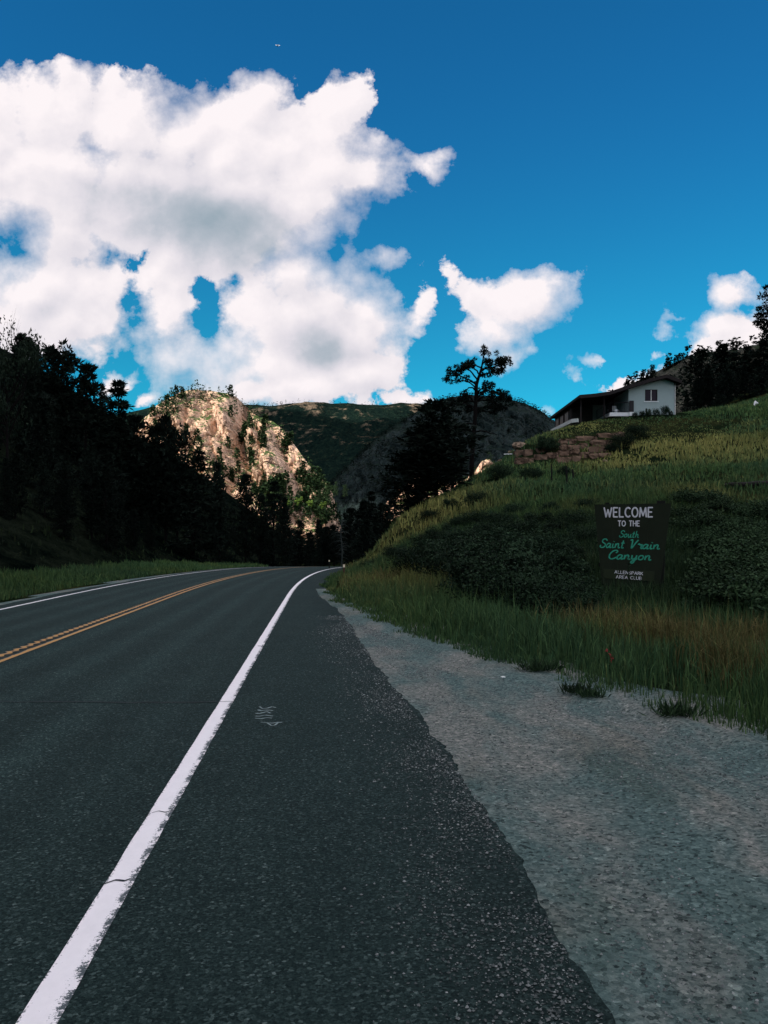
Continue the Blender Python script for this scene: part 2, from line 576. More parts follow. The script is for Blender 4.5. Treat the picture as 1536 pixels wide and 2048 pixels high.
# ---------------------------------------------------------------- materials
def _asphalt(b):
    p = b.obj()
    lat = b.attr('lat')            # metres from the paved edge, 0 at the gravel side
    fine = b.noise(p, 105, 4, 0.75)
    agg = b.voro(p, 72, 'Color')
    aggf = b.m('POWER', b.v('DOT_PRODUCT', agg, (.33, .33, .33)), 2.2)
    big = b.noise(p, 1.1, 4, 0.6)
    mid = b.noise(b.v('MULTIPLY', p, (1.0, .12, 1)), 3.0, 4, 0.6)
    t = b.m('ADD', b.m('MULTIPLY', fine, 0.75), b.m('MULTIPLY', aggf, 0.5))
    c = b.ramp(t, [(0.34, (.0035, .009, .009)), (0.55, (.018, .034, .032)), (0.74, (.054, .083, .078)), (0.95, (.18, .22, .21))])
    c = b.v('SCALE', c, scale=b.m('ADD', 0.62, b.m('MULTIPLY', b.m('ADD', b.m('MULTIPLY', big, .6), b.m('MULTIPLY', mid, .5)), 0.70)))
    edge = b.m('MULTIPLY', b.ss(lat, 0.0, 0.75, 1, 0), b.ss(b.noise(p, 2.2, 4), .3, .6))
    c = b.v('SCALE', c, scale=b.m('MULTIPLY_ADD', edge, -0.25, 1.0))
    # wheel paths a little polished, the newer far lanes a little paler
    wp = b.ss(b.m('ABSOLUTE', b.m('SUBTRACT', b.m('PINGPONG', b.m('ADD', b.attr('line'), 0.9), 0.9), 0.45)), 0, .35, 1, 0)
    c = b.v('SCALE', c, scale=b.m('MULTIPLY_ADD', b.m('MULTIPLY', wp, b.ss(b.attr('line'), .3, .8)), 0.34, 0.95))
    return c, b.m('MULTIPLY_ADD', fine, .15, .78), b.bump(b.m('ADD', fine, aggf), 0.7, 0.010), 0.06


def _paint(colour, dirt):
    def f(b):
        p = b.obj()
        lat = b.attr('lat')         # 0..1 across the stripe, 1 at the worn side
        near = b.noise(p, 85, 4, 0.8)
        pat = b.noise(b.v('MULTIPLY', p, (1, .6, 1)), 9, 6, 0.75)
        edge = b.m('ADD', b.ss(lat, .55, 1.0), b.m('MULTIPLY', b.ss(lat, .16, 0.0), .45))
        worn = b.m('ADD', b.m('MULTIPLY', edge, b.ss(pat, .30, .62)), b.m('MULTIPLY', pat, .34))
        k = b.ss(b.m('SUBTRACT', b.m('ADD', b.m('MULTIPLY', worn, .50), b.m('MULTIPLY', near, 1.15)), dirt), 0.0, 0.10)
        c = b.mix(k, b.v('SCALE', colour, scale=b.m('MULTIPLY_ADD', pat, .25, .85)), b.mix(near, (.02, .035, .04), (.09, .11, .115)))
        return c, 0.6, b.bump(near, .3, .004)
    return f


def _gravel(b):
    p = b.obj()
    fine = b.noise(p, 95, 4, 0.8)
    st = b.voro(p, 46, 'Color')
    stf = b.v('DOT_PRODUCT', st, (.33, .33, .33))
    st2 = b.voro(p, 24, 'Color')
    st2f = b.m('POWER', b.v('DOT_PRODUCT', st2, (.5, .3, .2)), 3.0)
    t = b.m('ADD', b.m('MULTIPLY', fine, .5), b.m('ADD', b.m('MULTIPLY', stf, .5), b.m('MULTIPLY', st2f, .25)))
    c = b.ramp(t, [(0.30, (.009, .016, .017)), (0.48, (.094, .110, .110)), (0.70, (.198, .200, .198)), (0.95, (.42, .42, .40))])
    # tracks and washes that run along the pull-out
    q = b.v('MULTIPLY', b.v('ADD', p, b.v('SCALE', b.noise(p, .5, 2, .5, 'Color'), scale=1.2)), (1.0, .30, 1))
    band = b.noise(q, 1.3, 4, 0.6)
    c = b.mix(b.ss(band, .40, .62), b.v('MULTIPLY', c, (.54, .80, .76)), b.v('MULTIPLY', c, (1.10, 1.10, 1.0)))
    brown = b.noise(b.v('ADD', q, (7, 3, 0)), 1.0, 4, 0.6)
    c = b.mix(b.ss(brown, .50, .66, 0, .4), c, b.v('MULTIPLY', c, (.60, .54, .44)))
    return c, 0.92, b.bump(b.m('ADD', fine, b.m('ADD', stf, st2f)), 0.8, 0.012), 0.15


def _ground(b):
    p = b.obj()
    n1 = b.noise(p, .22, 5, .6)
    n2 = b.noise(p, 2.4, 5, .65)
    n3 = b.noise(p, 14, 4, .7)
    g = b.mix(b.ss(b.m('ADD', n1, b.m('MULTIPLY', n2, .5)), .68, .95), (.011, .022, .010), (.050, .053, .020))
    g = b.mix(b.ss(n3, .35, .75), b.v('SCALE', g, scale=.45), g)
    return g, 1.0, b.bump(b.m('ADD', n3, n2), .8, .12), 0.0


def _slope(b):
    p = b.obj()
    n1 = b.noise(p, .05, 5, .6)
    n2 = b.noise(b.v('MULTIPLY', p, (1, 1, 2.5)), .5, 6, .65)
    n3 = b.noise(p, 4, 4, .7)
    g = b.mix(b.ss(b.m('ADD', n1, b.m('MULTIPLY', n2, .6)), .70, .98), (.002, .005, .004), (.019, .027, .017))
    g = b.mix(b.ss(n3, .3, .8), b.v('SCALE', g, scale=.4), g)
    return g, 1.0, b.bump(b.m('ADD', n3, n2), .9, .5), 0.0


def _forested(b):
    p = b.obj()
    n1 = b.noise(p, .0035, 5, .6)
    n2 = b.noise(p, .05, 5, .7)
    n3 = b.noise(p, .14, 3, .7)
    g = b.ramp(b.m('ADD', b.m('MULTIPLY', n2, .55), b.m('MULTIPLY', n3, .5)), [(.36, (.0015, .004, .005)), (.56, (.006, .014, .011)), (.74, (.019, .032, .019))])
    bare = b.ss(b.m('ADD', b.m('MULTIPLY', n1, .75), b.m('MULTIPLY', n2, .35)), .60, .68)
    return b.mix(bare, g, b.mix(n3, (.03, .035, .03), (.24, .17, .115))), 1.0, b.bump(b.m('ADD', n2, n3), 1.0, 6.0), 0.0


def _rock(light, mid, dark, scale, veg=None, crack=.45):
    def f(b):
        p = b.obj()
        n1 = b.noise(p, .022 * scale, 6, .62)
        n2 = b.noise(b.v('MULTIPLY', p, (1, 1, .45)), .13 * scale, 6, .68)
        ck = b.voro(b.v('ADD', b.v('MULTIPLY', p, (1, 1, .55)), b.v('SCALE', b.noise(p, .1 * scale, 3, .6, 'Color'), scale=9 / scale)), .085 * scale, feature='DISTANCE_TO_EDGE')
        c = b.ramp(b.m('ADD', b.m('MULTIPLY', n1, .55), b.m('MULTIPLY', n2, .5)), [(.30, dark), (.45, mid), (.61, light)])
        c = b.v('SCALE', c, scale=b.ss(ck, 0.0, .07, crack, 1.0))
        lich = b.ss(b.noise(p, .3 * scale, 5, .75), .55, .66, 0, .40)
        c = b.mix(lich, c, b.v('MULTIPLY', c, (.62, .68, .66)))
        if veg is not None:
            up = b.n('ShaderNodeNewGeometry').outputs['Normal']
            s = b.n('ShaderNodeSeparateXYZ')
            b.put(s.inputs[0], up)
            k = b.ss(b.m('ADD', s.outputs[2], b.m('MULTIPLY', b.m('SUBTRACT', b.noise(p, .06 * scale, 5, .65), .5), 1.1)), .66, .86)
            c = b.mix(k, c, b.mix(b.noise(p, .5 * scale, 3, .6), veg, b.v('SCALE', veg, scale=2.2) if False else tuple(x * 2.4 for x in veg)))
        return c, .95, b.bump(b.m('ADD', b.m('MULTIPLY', n2, 2.0), b.ss(ck, 0, .1)), .9, 1.6 / scale), .1
    return f


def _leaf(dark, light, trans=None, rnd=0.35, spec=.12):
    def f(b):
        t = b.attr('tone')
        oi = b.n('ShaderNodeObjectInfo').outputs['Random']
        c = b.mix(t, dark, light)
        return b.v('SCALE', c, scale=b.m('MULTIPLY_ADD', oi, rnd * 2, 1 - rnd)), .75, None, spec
    return f


def _plain(c, rough=.8, noise=0.0, scale=8.0, spec=.2, bump=0.0):
    def f(b):
        if not noise:
            return b.mix(0.0, c, c), rough, None, spec
        n = b.noise(b.obj(), scale, 5, .65)
        return b.v('SCALE', b.mix(0.0, c, c), scale=b.m('MULTIPLY_ADD', n, noise * 2, 1 - noise)), rough, (b.bump(n, bump, .02) if bump else None), spec
    return f


def _colattr(b):
    c = b.attr('col', 'Color')
    return c, .8, None, .1


M = {}
for _n, _f in {
    'asphalt': _asphalt, 'white_paint': _paint((.78, .75, .76), .84), 'yellow_paint': _paint((.40, .21, .055), .80),
    'gravel': _gravel, 'ground': _ground, 'slope': _slope,
    'crag': _rock((.60, .41, .30), (.54, .36, .26), (.40, .275, .205), 1.0, (.030, .050, .015), .62),
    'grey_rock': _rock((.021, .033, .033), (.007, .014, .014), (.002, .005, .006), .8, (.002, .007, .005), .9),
    'far_ridge': _forested,
    'hill_rock': _rock((.085, .082, .062), (.048, .050, .038), (.014, .018, .015), 3.5, (.010, .016, .008), .75),
    'boulder': _rock((.34, .25, .18), (.24, .18, .13), (.12, .10, .08), 9.0),
    'sandstone': _rock((.19, .125, .088), (.13, .085, .060), (.05, .034, .026), 8.0),
    'needle': _leaf((.002, .0045, .004), (.009, .015, .011), spec=.02), 'needle_sunny': _leaf((.006, .016, .008), (.030, .056, .022), spec=.05),  # shade darkens needle, sunlight lightens needle_sunny: both put into the colour
    'aspen_leaf': _leaf((.030, .070, .014), (.13, .20, .035)), 'oak_leaf': _leaf((.004, .009, .006), (.014, .024, .014), spec=.05),
    'shrub_leaf': _leaf((.003, .008, .005), (.020, .040, .020), spec=.05), 'brush_leaf': _leaf((.006, .015, .008), (.032, .060, .026), spec=.05), 'dead_twig': _leaf((.012, .018, .017), (.040, .052, .048)),
    'bark': _plain((.004, .0035, .0035), .95, .5, 6, .1, .6), 'grass': _colattr,
    'stucco': _plain((.32, .40, .395), .9, .10, 3, .1), 'roof': _plain((.008, .007, .007), .9, .3, 4, .1), 'fascia': _plain((.012, .009, .009), .7),
    'dark_wall': _plain((.016, .017, .016), .85, .25, 2), 'white_trim': _plain((.72, .74, .74), .7, .12, 5), 'grey_wall': _plain((.11, .14, .13), .85, .2, 3),
    'glass': _plain((.012, .008, .018), .3, spec=.15), 'iron': _plain((.012, .012, .014), .5), 'concrete': _plain((.50, .54, .52), .9, .2, 6),
    'sign_board': _plain((.014, .019, .012), .85, .35, 3, .05, .3), 'sign_plaque': _plain((.014, .022, .009), .8, .3, 6), 'sign_post': _plain((.006, .007, .006), .9, .3, 8),
    'sign_white': _plain((.49, .50, .53), .6, .08, 30), 'sign_green': _plain((.025, .26, .165), .6, .15, 20),
    'post_red': _plain((.075, .028, .022), .6, .2, 10), 'reflector': _plain((.75, .62, .45), .3, spec=.5),
    'pebble': _leaf((.012, .020, .021), (.24, .26, .255), rnd=0), 'spray_paint': _plain((.17, .22, .22), .8, .5, 60), 'tar': _plain((.008, .012, .014), .7),
    'wood_log': _plain((.012, .010, .010), .9, .4, 8), 'red_petal': _plain((.30, .03, .035), .6), 'white_metal': _plain((.75, .78, .80), .4),
    'cloud': _plain((.86, .86, .88), 1.0, .04, .01, 0.0),
}.items():
    M[_n] = material(_n, _f)


# ---------------------------------------------------------------- ground sheet
def axis(parts):
    a = [parts[0][0]]
    for lo, hi, st in parts:
        n = max(1, int(round((hi - lo) / st)))
        a += list(np.linspace(lo, hi, n + 1)[1:])
    return np.array(a)


def grid_faces(nx, ny):
    i = np.arange(ny - 1)[:, None] * nx + np.arange(nx - 1)[None]
    return np.stack((i, i + 1, i + nx + 1, i + nx), -1).reshape(-1, 4)


def build_ground():
    xs = axis([(-420, -160, 13), (-160, -60, 5), (-60, -16, 1.6), (-16, 14, .5), (14, 45, .9), (45, 100, 3), (100, 300, 10)])
    ys = axis([(-120, -12, 6), (-12, 4, 1.6), (4, 60, .5), (60, 110, 1.0), (110, 200, 3), (200, 700, 7)])
    X, Y = np.meshgrid(xs, ys)
    Z = G(X, Y)
    road = (X > x_line(Y) - 7.6) & (X < x_asphalt(Y) + .4)
    Z = Z - 0.12 * road
    Z = Z - 0.10 * ((X > x_asphalt(Y) - .4) & (X < x_grass(Y) - .1)) * sstep(Y, 28, 22)
    V = P3(X, Y, Z).reshape(-1, 3)
    F = grid_faces(len(xs), len(ys))
    cx = V[F].mean(1)
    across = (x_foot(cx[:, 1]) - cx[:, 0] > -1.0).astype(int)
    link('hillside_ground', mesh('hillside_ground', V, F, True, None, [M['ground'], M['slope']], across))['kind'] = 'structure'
    # the land beyond, out to the horizon
    far = axis([(-9000, 9000, 600)])
    X, Y = np.meshgrid(far, far)
    Z = -12 + fbm(P3(X / 2600, Y / 2600), 4, seed=40) * 60 - 60 + 0 * X
    Z = np.where(np.hypot(X, Y - 600) < 1500, -14, Z)
    link('far_ground', mesh('far_ground', P3(X, Y, Z).reshape(-1, 3), grid_faces(len(far), len(far)), True, None, [M['slope']]))['kind'] = 'structure'


# ---------------------------------------------------------------- road
ROAD_Y = axis([(-14, 0, .5), (0, 9, .045), (9, 20, .12), (20, 60, .5), (60, 130, 1.2), (130, 240, 4)])


def ribbon(name, Y, xa, xb, dz, mat, parent=None, n=1, attr=None):
    """a strip that follows the road between two offsets"""
    t = np.linspace(0, 1, n + 1)
    X = xa[:, None] * (1 - t) + xb[:, None] * t
    YY = np.repeat(Y[:, None], n + 1, 1)
    Z = z_road(YY) + dz
    at = {'lat': np.tile(t, (len(Y), 1)).ravel() if attr is None else attr(X, YY).ravel()}
    if attr is not None:
        at['line'] = (x_line(YY) - X).ravel()
    return link(name, mesh(name, P3(X, YY, Z).reshape(-1, 3), grid_faces(n + 1, len(Y)), False, at, [mat]), parent)


def build_road():
    Y = ROAD_Y
    rag = fbm(P3(Y * 1.3, 0, 0), 3, seed=77) * 0.05 + fbm(P3(Y * 6, 0, 0), 3, gain=.7, seed=78) * 0.030 + fbm(P3(Y * 17, 0, 0), 2, seed=76) * 0.017 * sstep(Y, 22, 8) + fbm(P3(Y * .35, 0, 0), 2, seed=79) * 0.06
    xr = x_asphalt(Y) + rag
    xl = x_line(Y) - 7.35 + fbm(P3(Y * .8, 5, 0), 3, seed=71) * 0.12
    road = ribbon('road', Y, xl, xr, 0.0, M['asphalt'], n=10, attr=lambda X, YY: (x_asphalt(YY) + 0.02 - X))
    road['kind'] = 'structure'
    # edge skirt so that the paving has a thickness
    V = np.concatenate((P3(xr, Y, z_road(Y)), P3(xr + .03, Y, z_road(Y) - .06)))
    n = len(Y)
    i = np.arange(n - 1)
    link('paving_edge', mesh('paving_edge', V, np.stack((i, i + 1, i + n + 1, i + n), 1), False, {'lat': np.zeros(2 * n), 'line': np.zeros(2 * n)}, [M['asphalt']]), road)
    wob = fbm(P3(Y * 2.5, 9, 0), 2, seed=72) * 0.004
    ribbon('edge_line', Y, x_line(Y) - .072 + wob, x_line(Y) + .070 - wob, .004, M['white_paint'], road, 3)
    ribbon('edge_line', Y, x_line(Y) - 6.85 + .05, x_line(Y) - 6.85 - .055, .004, M['white_paint'], road, 2)
    Yc = axis([(0, 16, .07), (16, 46, .1), (46, 130, .5)])
    saw = (np.abs(((Yc * 3.1) % 1) - .5) - .25) * 4 * sstep(Yc, 60, 40)
    jag = fbm(P3(Yc * 5, 3, 0), 2, seed=73)
    ribbon('centre_line', Yc, x_line(Yc) - 3.455, x_line(Yc) - 3.555 + .012 * jag, .004, M['yellow_paint'], road, 2)
    ribbon('centre_line', Yc, x_line(Yc) - 3.675 + .040 * saw + .015 * jag, x_line(Yc) - 3.765 + .050 * saw, .004, M['yellow_paint'], road, 2)
    # milled rumble grooves under the centre lines
    A = Acc()
    for y in np.arange(6, 46, 1 / 3.1):
        xc = float(x_line(y)) - 3.62
        A.box(xc - .16, xc + .05, y - .05, y + .05, float(z_road(y)) + .0012, float(z_road(y)) + .0026)
    o = link('rumble_grooves', A.build('rumble_grooves', M['tar']), road)
    o['kind'] = 'stuff'
    # cracks across the lane and through the stripe
    def crack(name, pix, w):
        pts = np.array([(u, v) for u, v in pix], float)
        s = np.linspace(0, len(pts) - 1, len(pts) * 9)
        uv = np.stack((np.interp(s, range(len(pts)), pts[:, 0]), np.interp(s, range(len(pts)), pts[:, 1])), 1)
        Yv = FPX * CAMZ / (uv[:, 1] - VH)
        X = (uv[:, 0] - U0) / FPX * Yv
        Yv = Yv + fbm(P3(X * 6, 0, 0), 3, seed=len(pix)) * .035
        ww = w * (1 + .6 * fbm(P3(X * 14, 3, 0), 2, seed=4))
        n = len(X)
        V = np.concatenate((P3(X, Yv - ww, .0065), P3(X, Yv + ww, .0065)))
        i = np.arange(n - 1)
        link(name, mesh(name, V, np.stack((i, i + 1, i + n + 1, i + n), 1), False, None, [M['tar']]), road)
    crack('crack', [(-60, 1404), (60, 1405), (150, 1404), (260, 1406), (380, 1405), (468, 1404)], .012)
    crack('crack', [(303, 1628), (318, 1623), (330, 1625), (345, 1622)], .006)
    crack('crack', [(210, 1768), (232, 1760), (250, 1762), (262, 1758)], .007)
    crack('crack', [(516, 1292), (528, 1293)], .02)
    # sprayed scrawl beside the stripe: five wavering strokes and a tick
    S = [[(519, 1414), (525, 1418), (535, 1417), (544, 1414), (552, 1416)], [(516, 1420), (521, 1422), (530, 1421), (540, 1421), (546, 1422)],
         [(512, 1427), (518, 1428), (526, 1426), (534, 1424), (541, 1427)], [(511, 1433), (520, 1433), (530, 1431), (540, 1432), (546, 1433)],
         [(510, 1437), (522, 1438), (534, 1436), (544, 1437)], [(522, 1445), (534, 1446), (543, 1452), (550, 1451), (556, 1446), (564, 1445)], [(532, 1446), (545, 1447), (557, 1445)]]
    A = Acc()
    for st in S:
        pts = np.array(st, float)
        s = np.linspace(0, len(pts) - 1, 24)
        uv = np.stack((np.interp(s, range(len(pts)), pts[:, 0]), np.interp(s, range(len(pts)), pts[:, 1])), 1)
        Yv = FPX * CAMZ / (uv[:, 1] - VH)
        X = (uv[:, 0] - U0) / FPX * Yv
        dirs = np.gradient(np.stack((X, Yv), 1), axis=0)
        nr = np.stack((-dirs[:, 1], dirs[:, 0]), 1)
        nr /= np.linalg.norm(nr, axis=1, keepdims=True)
        ww = .011 * (1 + .7 * fbm(P3(X * 25, Yv * 9, 0), 2, seed=8))[:, None]
        n = len(X)
        V = np.concatenate((P3(*(np.stack((X, Yv), 1) - nr * ww).T, .004), P3(*(np.stack((X, Yv), 1) + nr * ww).T, .004)))
        i = np.arange(n - 1)
        A.add(V, Q=np.stack((i, i + 1, i + n + 1, i + n), 1))
    link('sprayed_mark', A.build('sprayed_mark', M['spray_paint']), road)


def build_gravel():
    Y = axis([(-14, 2, .6), (2, 30, .25)])
    xa = x_asphalt(Y) - .35
    xb = np.maximum(x_grass(Y) + .9 * sstep(Y, 29, 22) + fbm(P3(Y, 1, 0), 3, seed=31) * .4 * sstep(Y, 29, 22), xa + .02)
    n = 24
    t = np.linspace(0, 1, n + 1)
    X = xa[:, None] * (1 - t) + xb[:, None] * t
    YY = np.repeat(Y[:, None], n + 1, 1)
    rel = (X - x_asphalt(YY))
    Z = np.maximum(z_road(YY) - .012 - .02 * sstep(rel, 0, .5) + fbm(P3(X * .9, YY * .5, 0), 3, seed=33) * .03 * sstep(rel, .1, .8), -.045)
    Z = np.maximum(Z, np.where(X > x_grass(YY) - .4, G(X, YY) + .006, -9))
    link('gravel_shoulder', mesh('gravel_shoulder', P3(X, YY, Z).reshape(-1, 3), grid_faces(n + 1, len(Y)), True, None, [M['gravel']]))['kind'] = 'structure'
    # pale dirt strip along the far lane
    Y = axis([(6, 70, .5)])
    xa = x_line(Y) - 7.30
    xb = x_line(Y) - 8.0 + fbm(P3(Y * .5, 2, 0), 3, seed=34) * .35
    X = np.stack((xb, xa), 1)
    Z = z_road(np.stack((Y, Y), 1)) + np.array([[-.012, -.006]]) 
    link('gravel_strip', mesh('gravel_strip', P3(X, np.stack((Y, Y), 1), Z).reshape(-1, 3), grid_faces(2, len(Y)), False, None, [M['gravel']]))['kind'] = 'structure'
    # loose stones on the shoulder and along the paved edge
    rng = np.random.default_rng(5)
    n = 110000
    y = 2.2 + 17 * rng.random(n) ** 1.9
    side = rng.random(n)
    x = np.where(side < .30, x_asphalt(y) + .10 - np.abs(rng.normal(0, .34, n)), x_asphalt(y) + (x_grass(y) + .3 - x_asphalt(y)) * rng.random(n))
    ok = (x > x_asphalt(y) - .95) & (x < 6)
    clump = fbm(P3(x * 1.6, y * .9, 0), 3, seed=36)
    ok &= (rng.random(n) < .55 + clump)
    x, y = x[ok], y[ok]
    n = len(x)
    r = .0022 + .0060 * rng.random(n) ** 3.2
    r *= 1 + y * .05
    on = x < x_asphalt(y)
    z = np.where(on, .002, -.022)
    base = np.array([(1, 0, 0), (0, 1, 0), (-1, 0, 0), (0, -1, 0), (0, 0, .8), (0, 0, -.5)], float)
    V = base[None] * r[:, None, None] * (0.6 + .8 * rng.random((n, 6, 1)))
    a = rng.random(n) * 6.28
    c, s = np.cos(a)[:, None], np.sin(a)[:, None]
    V = np.stack((V[..., 0] * c - V[..., 1] * s * 1.0, V[..., 0] * s + V[..., 1] * c, V[..., 2]), -1) + P3(x, y, z + r * .4)[:, None]
    T = np.array([(0, 1, 4), (1, 2, 4), (2, 3, 4), (3, 0, 4)])
    F = (np.arange(n)[:, None, None] * 6 + T[None]).reshape(-1, 3)
    tone = np.repeat(np.where(rng.random(n) < .18, .6 + .4 * rng.random(n), .05 + .5 * rng.random(n)), 6)
    link('loose_gravel', mesh('loose_gravel', V.reshape(-1, 3), F, False, {'tone': tone}, [M['pebble']]))['kind'] = 'stuff'


build_ground()
build_road()
build_gravel()


# ---------------------------------------------------------------- mountains
def ridge(name, sil, mat, Yr, front, slope, back=120, bk_slope=.7, nx=200, ns=150, ux=None, buttress=None, rough=1.0, seed=0, toe=-12.0):
    """a mountain whose crest shows along the photo line sil; Yr = depth of the crest (number or function of u)"""
    sil = np.array(sil, float)
    u = np.linspace(sil[0, 0], sil[-1, 0], nx) if ux is None else ux
    v = np.interp(u, sil[:, 0], sil[:, 1])
    Yc = np.full(nx, float(Yr)) if np.isscalar(Yr) else np.interp(u, [p[0] for p in Yr], [p[1] for p in Yr])
    xc = (u - U0) / FPX * Yc
    zc = CAMZ - (v - VH) / FPX * Yc
    s = np.concatenate((-np.linspace(back, 0, ns // 6)[:-1], np.linspace(0, 1, ns) ** 1.0 * front))
    S = s[:, None]
    X = np.repeat(xc[None], len(s), 0)
    Y = Yc[None] - S
    f = np.where(S < 0, zc[None] + S * bk_slope, zc[None] - slope * S * (1 - .12 * sstep(S, front * .4, front)))
    f = np.maximum(f, toe)
    V = P3(X, Y, f)
    if buttress is not None:
        V = buttress(V, S / front)
    return V, grid_faces(nx, len(s))[:, ::-1]


CRAG_SIL = [(190, 905), (250, 862), (290, 830), (310, 808), (340, 792), (360, 782), (385, 776), (420, 778), (450, 783), (470, 790), (485, 803), (500, 822), (520, 832), (545, 840), (560, 852), (580, 876), (600, 905), (622, 934), (645, 956),
            (660, 972), (668, 1000), (676, 1040), (690, 1075)]


CRAG_GULLIES = [([(478, 792), (486, 840), (474, 890), (492, 930), (520, 975)], 12, 24), ([(372, 800), (368, 850), (380, 900), (410, 950)], 7, 12), ([(430, 830), (420, 880), (445, 930)], 5, 9),
                ([(545, 850), (560, 900), (590, 950), (610, 1000)], 9, 14), ([(330, 815), (345, 860), (350, 900)], 7, 12)]


def surf_uv(V):
    """photo place of each vertex of a mountain grid"""
    return V[..., 0] / V[..., 1] * FPX + U0, VH - (V[..., 2] - CAMZ) / V[..., 1] * FPX


def crag_shape(V, t):
    x, y, z = V[..., 0], V[..., 1], V[..., 2]
    # granite ribs that run down the face, then rounded blocks, then cracks
    lean = x + z * .35                                     # the joints lean like the ridge does
    q = P3(lean / 44 + fbm(P3(x / 70, y / 70, z / 70), 3, seed=50) * .7, y / 200, z / 150)
    f1, f2 = worley(q, 51)
    ribs = np.clip(1 - f1 * 1.1, 0, 1) * sstep(f2 - f1, .0, .30)
    q2 = P3(lean / 17, y / 20, z / 34) + fbm(P3(x / 26, y / 26, z / 26), 3, seed=52)[..., None] * .7
    g1, g2 = worley(q2, 53)
    blocks = np.clip(1 - g1, 0, 1) * sstep(g2 - g1, 0.0, .16)
    q3 = P3(lean / 6.5, y / 7, z / 12) + fbm(P3(x / 9, y / 9, z / 9), 2, seed=56)[..., None] * .6
    h1, h2 = worley(q3, 54)
    small = np.clip(1 - h1, 0, 1) * sstep(h2 - h1, 0, .18)
    amt = sstep(t, -.02, .10) * .85 + .15
    step = fbm(P3(x / 30, y / 30, z / 9), 3, seed=57)
    d = (ribs * 19 + (blocks - .4) * 9 + (small - .4) * 3.0 + step * 3.5 + fbm(V / 4.0, 3, gain=.6, seed=58) * 1.8 + fbm(P3(x / 80, y / 80, z / 80), 3, seed=55) * 10) * amt - 4
    uu, vv = surf_uv(V)
    for gl, wd, dp in CRAG_GULLIES:
        gu = np.interp(vv, [p[1] for p in gl], [p[0] for p in gl])
        inside = sstep(vv, gl[0][1] - 6, gl[0][1] + 22) * sstep(vv, gl[-1][1] + 16, gl[-1][1] - 16)
        d = d - dp * np.exp(-((uu - gu) / wd) ** 2) * inside
    n = np.array((-.14, -.90, .20))
    out = V + d[..., None] * n
    out[..., 2] -= 2.0 * amt
    return out


def grey_shape(V, t):
    x, y, z = V[..., 0], V[..., 1], V[..., 2]
    q = P3(x / 46 + fbm(P3(x / 80, y / 80, z / 80), 3, seed=60) * .8, y / 200, z / 190)
    f1, f2 = worley(q, 61)
    w_ = fbm(P3(x / 30, y / 30, z / 40), 3, seed=62) * 1.4
    st = 1 - np.abs(fbm(P3(x / 16 + w_, y / 30, z / 75), 4, gain=.6, seed=63)) * 2
    amt = sstep(t, -.02, .12) * .9 + .1
    d = ((1 - f1) * 24 + st * 11 + fbm(P3(x / 120, y / 120, z / 120), 4, seed=64) * 16) * amt
    out = V + d[..., None] * np.array((-.15, -.85, .35))
    out[..., 2] -= 7 * amt
    return out


def far_shape(V, t):
    x, y, z = V[..., 0], V[..., 1], V[..., 2]
    amt = sstep(t, -.01, .15)
    d = fbm(P3(x / 260, y / 260, z / 200), 5, seed=70) * 70 * amt + fbm(P3(x / 60, y / 60, 0), 3, seed=71) * 8
    out = V.copy()
    out[..., 2] += d
    out[..., 1] -= fbm(P3(x / 300, y / 900, 0), 3, seed=74) * 120 * amt
    return out


def hill_shape(V, t):
    x, y, z = V[..., 0], V[..., 1], V[..., 2]
    g1, g2 = worley(P3(x / 9, y / 9, z / 6) + fbm(P3(x / 12, y / 12, z / 12), 2, seed=80)[..., None] * .5, 81)
    amt = sstep(t, -.02, .1)
    d = ((1 - g1) * 2.6 * sstep(g2 - g1, 0, .25) + fbm(P3(x / 25, y / 25, z / 25), 4, seed=82) * 3.5) * amt
    return V + d[..., None] * np.array((-.2, -.6, .5))


def build_mountains():
    global CRAG_V, GREY_V, FAR_V, HILL_V
    V, F = ridge('crag', CRAG_SIL, None, [(190, 840), (300, 850), (420, 850), (480, 850), (520, 820), (600, 770), (660, 735), (690, 715)], 215, .86, nx=330, ns=230, buttress=crag_shape)
    CRAG_V = V
    link('granite_crag', mesh('granite_crag', V.reshape(-1, 3), F, False, None, [M['crag']]))['kind'] = 'structure'
    V, F = ridge('grey', [(560, 1000), (620, 985), (660, 968), (700, 930), (740, 890), (780, 858), (820, 832), (850, 814), (880, 802), (905, 794), (940, 790), (985, 793), (1015, 797), (1050, 806), (1080, 820), (1100, 836), (1140, 858), (1200, 890), (1300, 930)],
                 None, [(560, 1030), (700, 1120), (900, 1230), (1300, 1250)], 330, .78, nx=260, ns=150, buttress=grey_shape)
    GREY_V = V
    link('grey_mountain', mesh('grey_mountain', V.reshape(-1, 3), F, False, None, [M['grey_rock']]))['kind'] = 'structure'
    V, F = ridge('far', [(-900, 980), (-300, 900), (100, 850), (300, 815), (500, 808), (560, 810), (620, 808), (700, 807), (760, 809), (830, 808), (900, 812), (1000, 840), (1200, 870), (1600, 930), (2300, 1000)],
                 None, 2700, 900, .46, nx=300, ns=110, back=500, bk_slope=.4, buttress=far_shape)
    FAR_V = V
    link('far_ridge', mesh('far_ridge', V.reshape(-1, 3), F, True, None, [M['far_ridge']]))['kind'] = 'structure'
    V, F = ridge('hill', [(1080, 900), (1150, 832), (1200, 800), (1250, 772), (1290, 756), (1330, 735), (1370, 716), (1420, 704), (1480, 700), (1560, 690), (1700, 640), (1900, 600), (2200, 620)],
                 None, [(1080, 300), (1250, 250), (1400, 230), (2200, 170)], 95, .42, nx=170, ns=70, back=60, bk_slope=.3, buttress=hill_shape, toe=4)
    HILL_V = V
    link('rocky_hill', mesh('rocky_hill', V.reshape(-1, 3), F, False, None, [M['hill_rock']]))['kind'] = 'structure'


build_mountains()


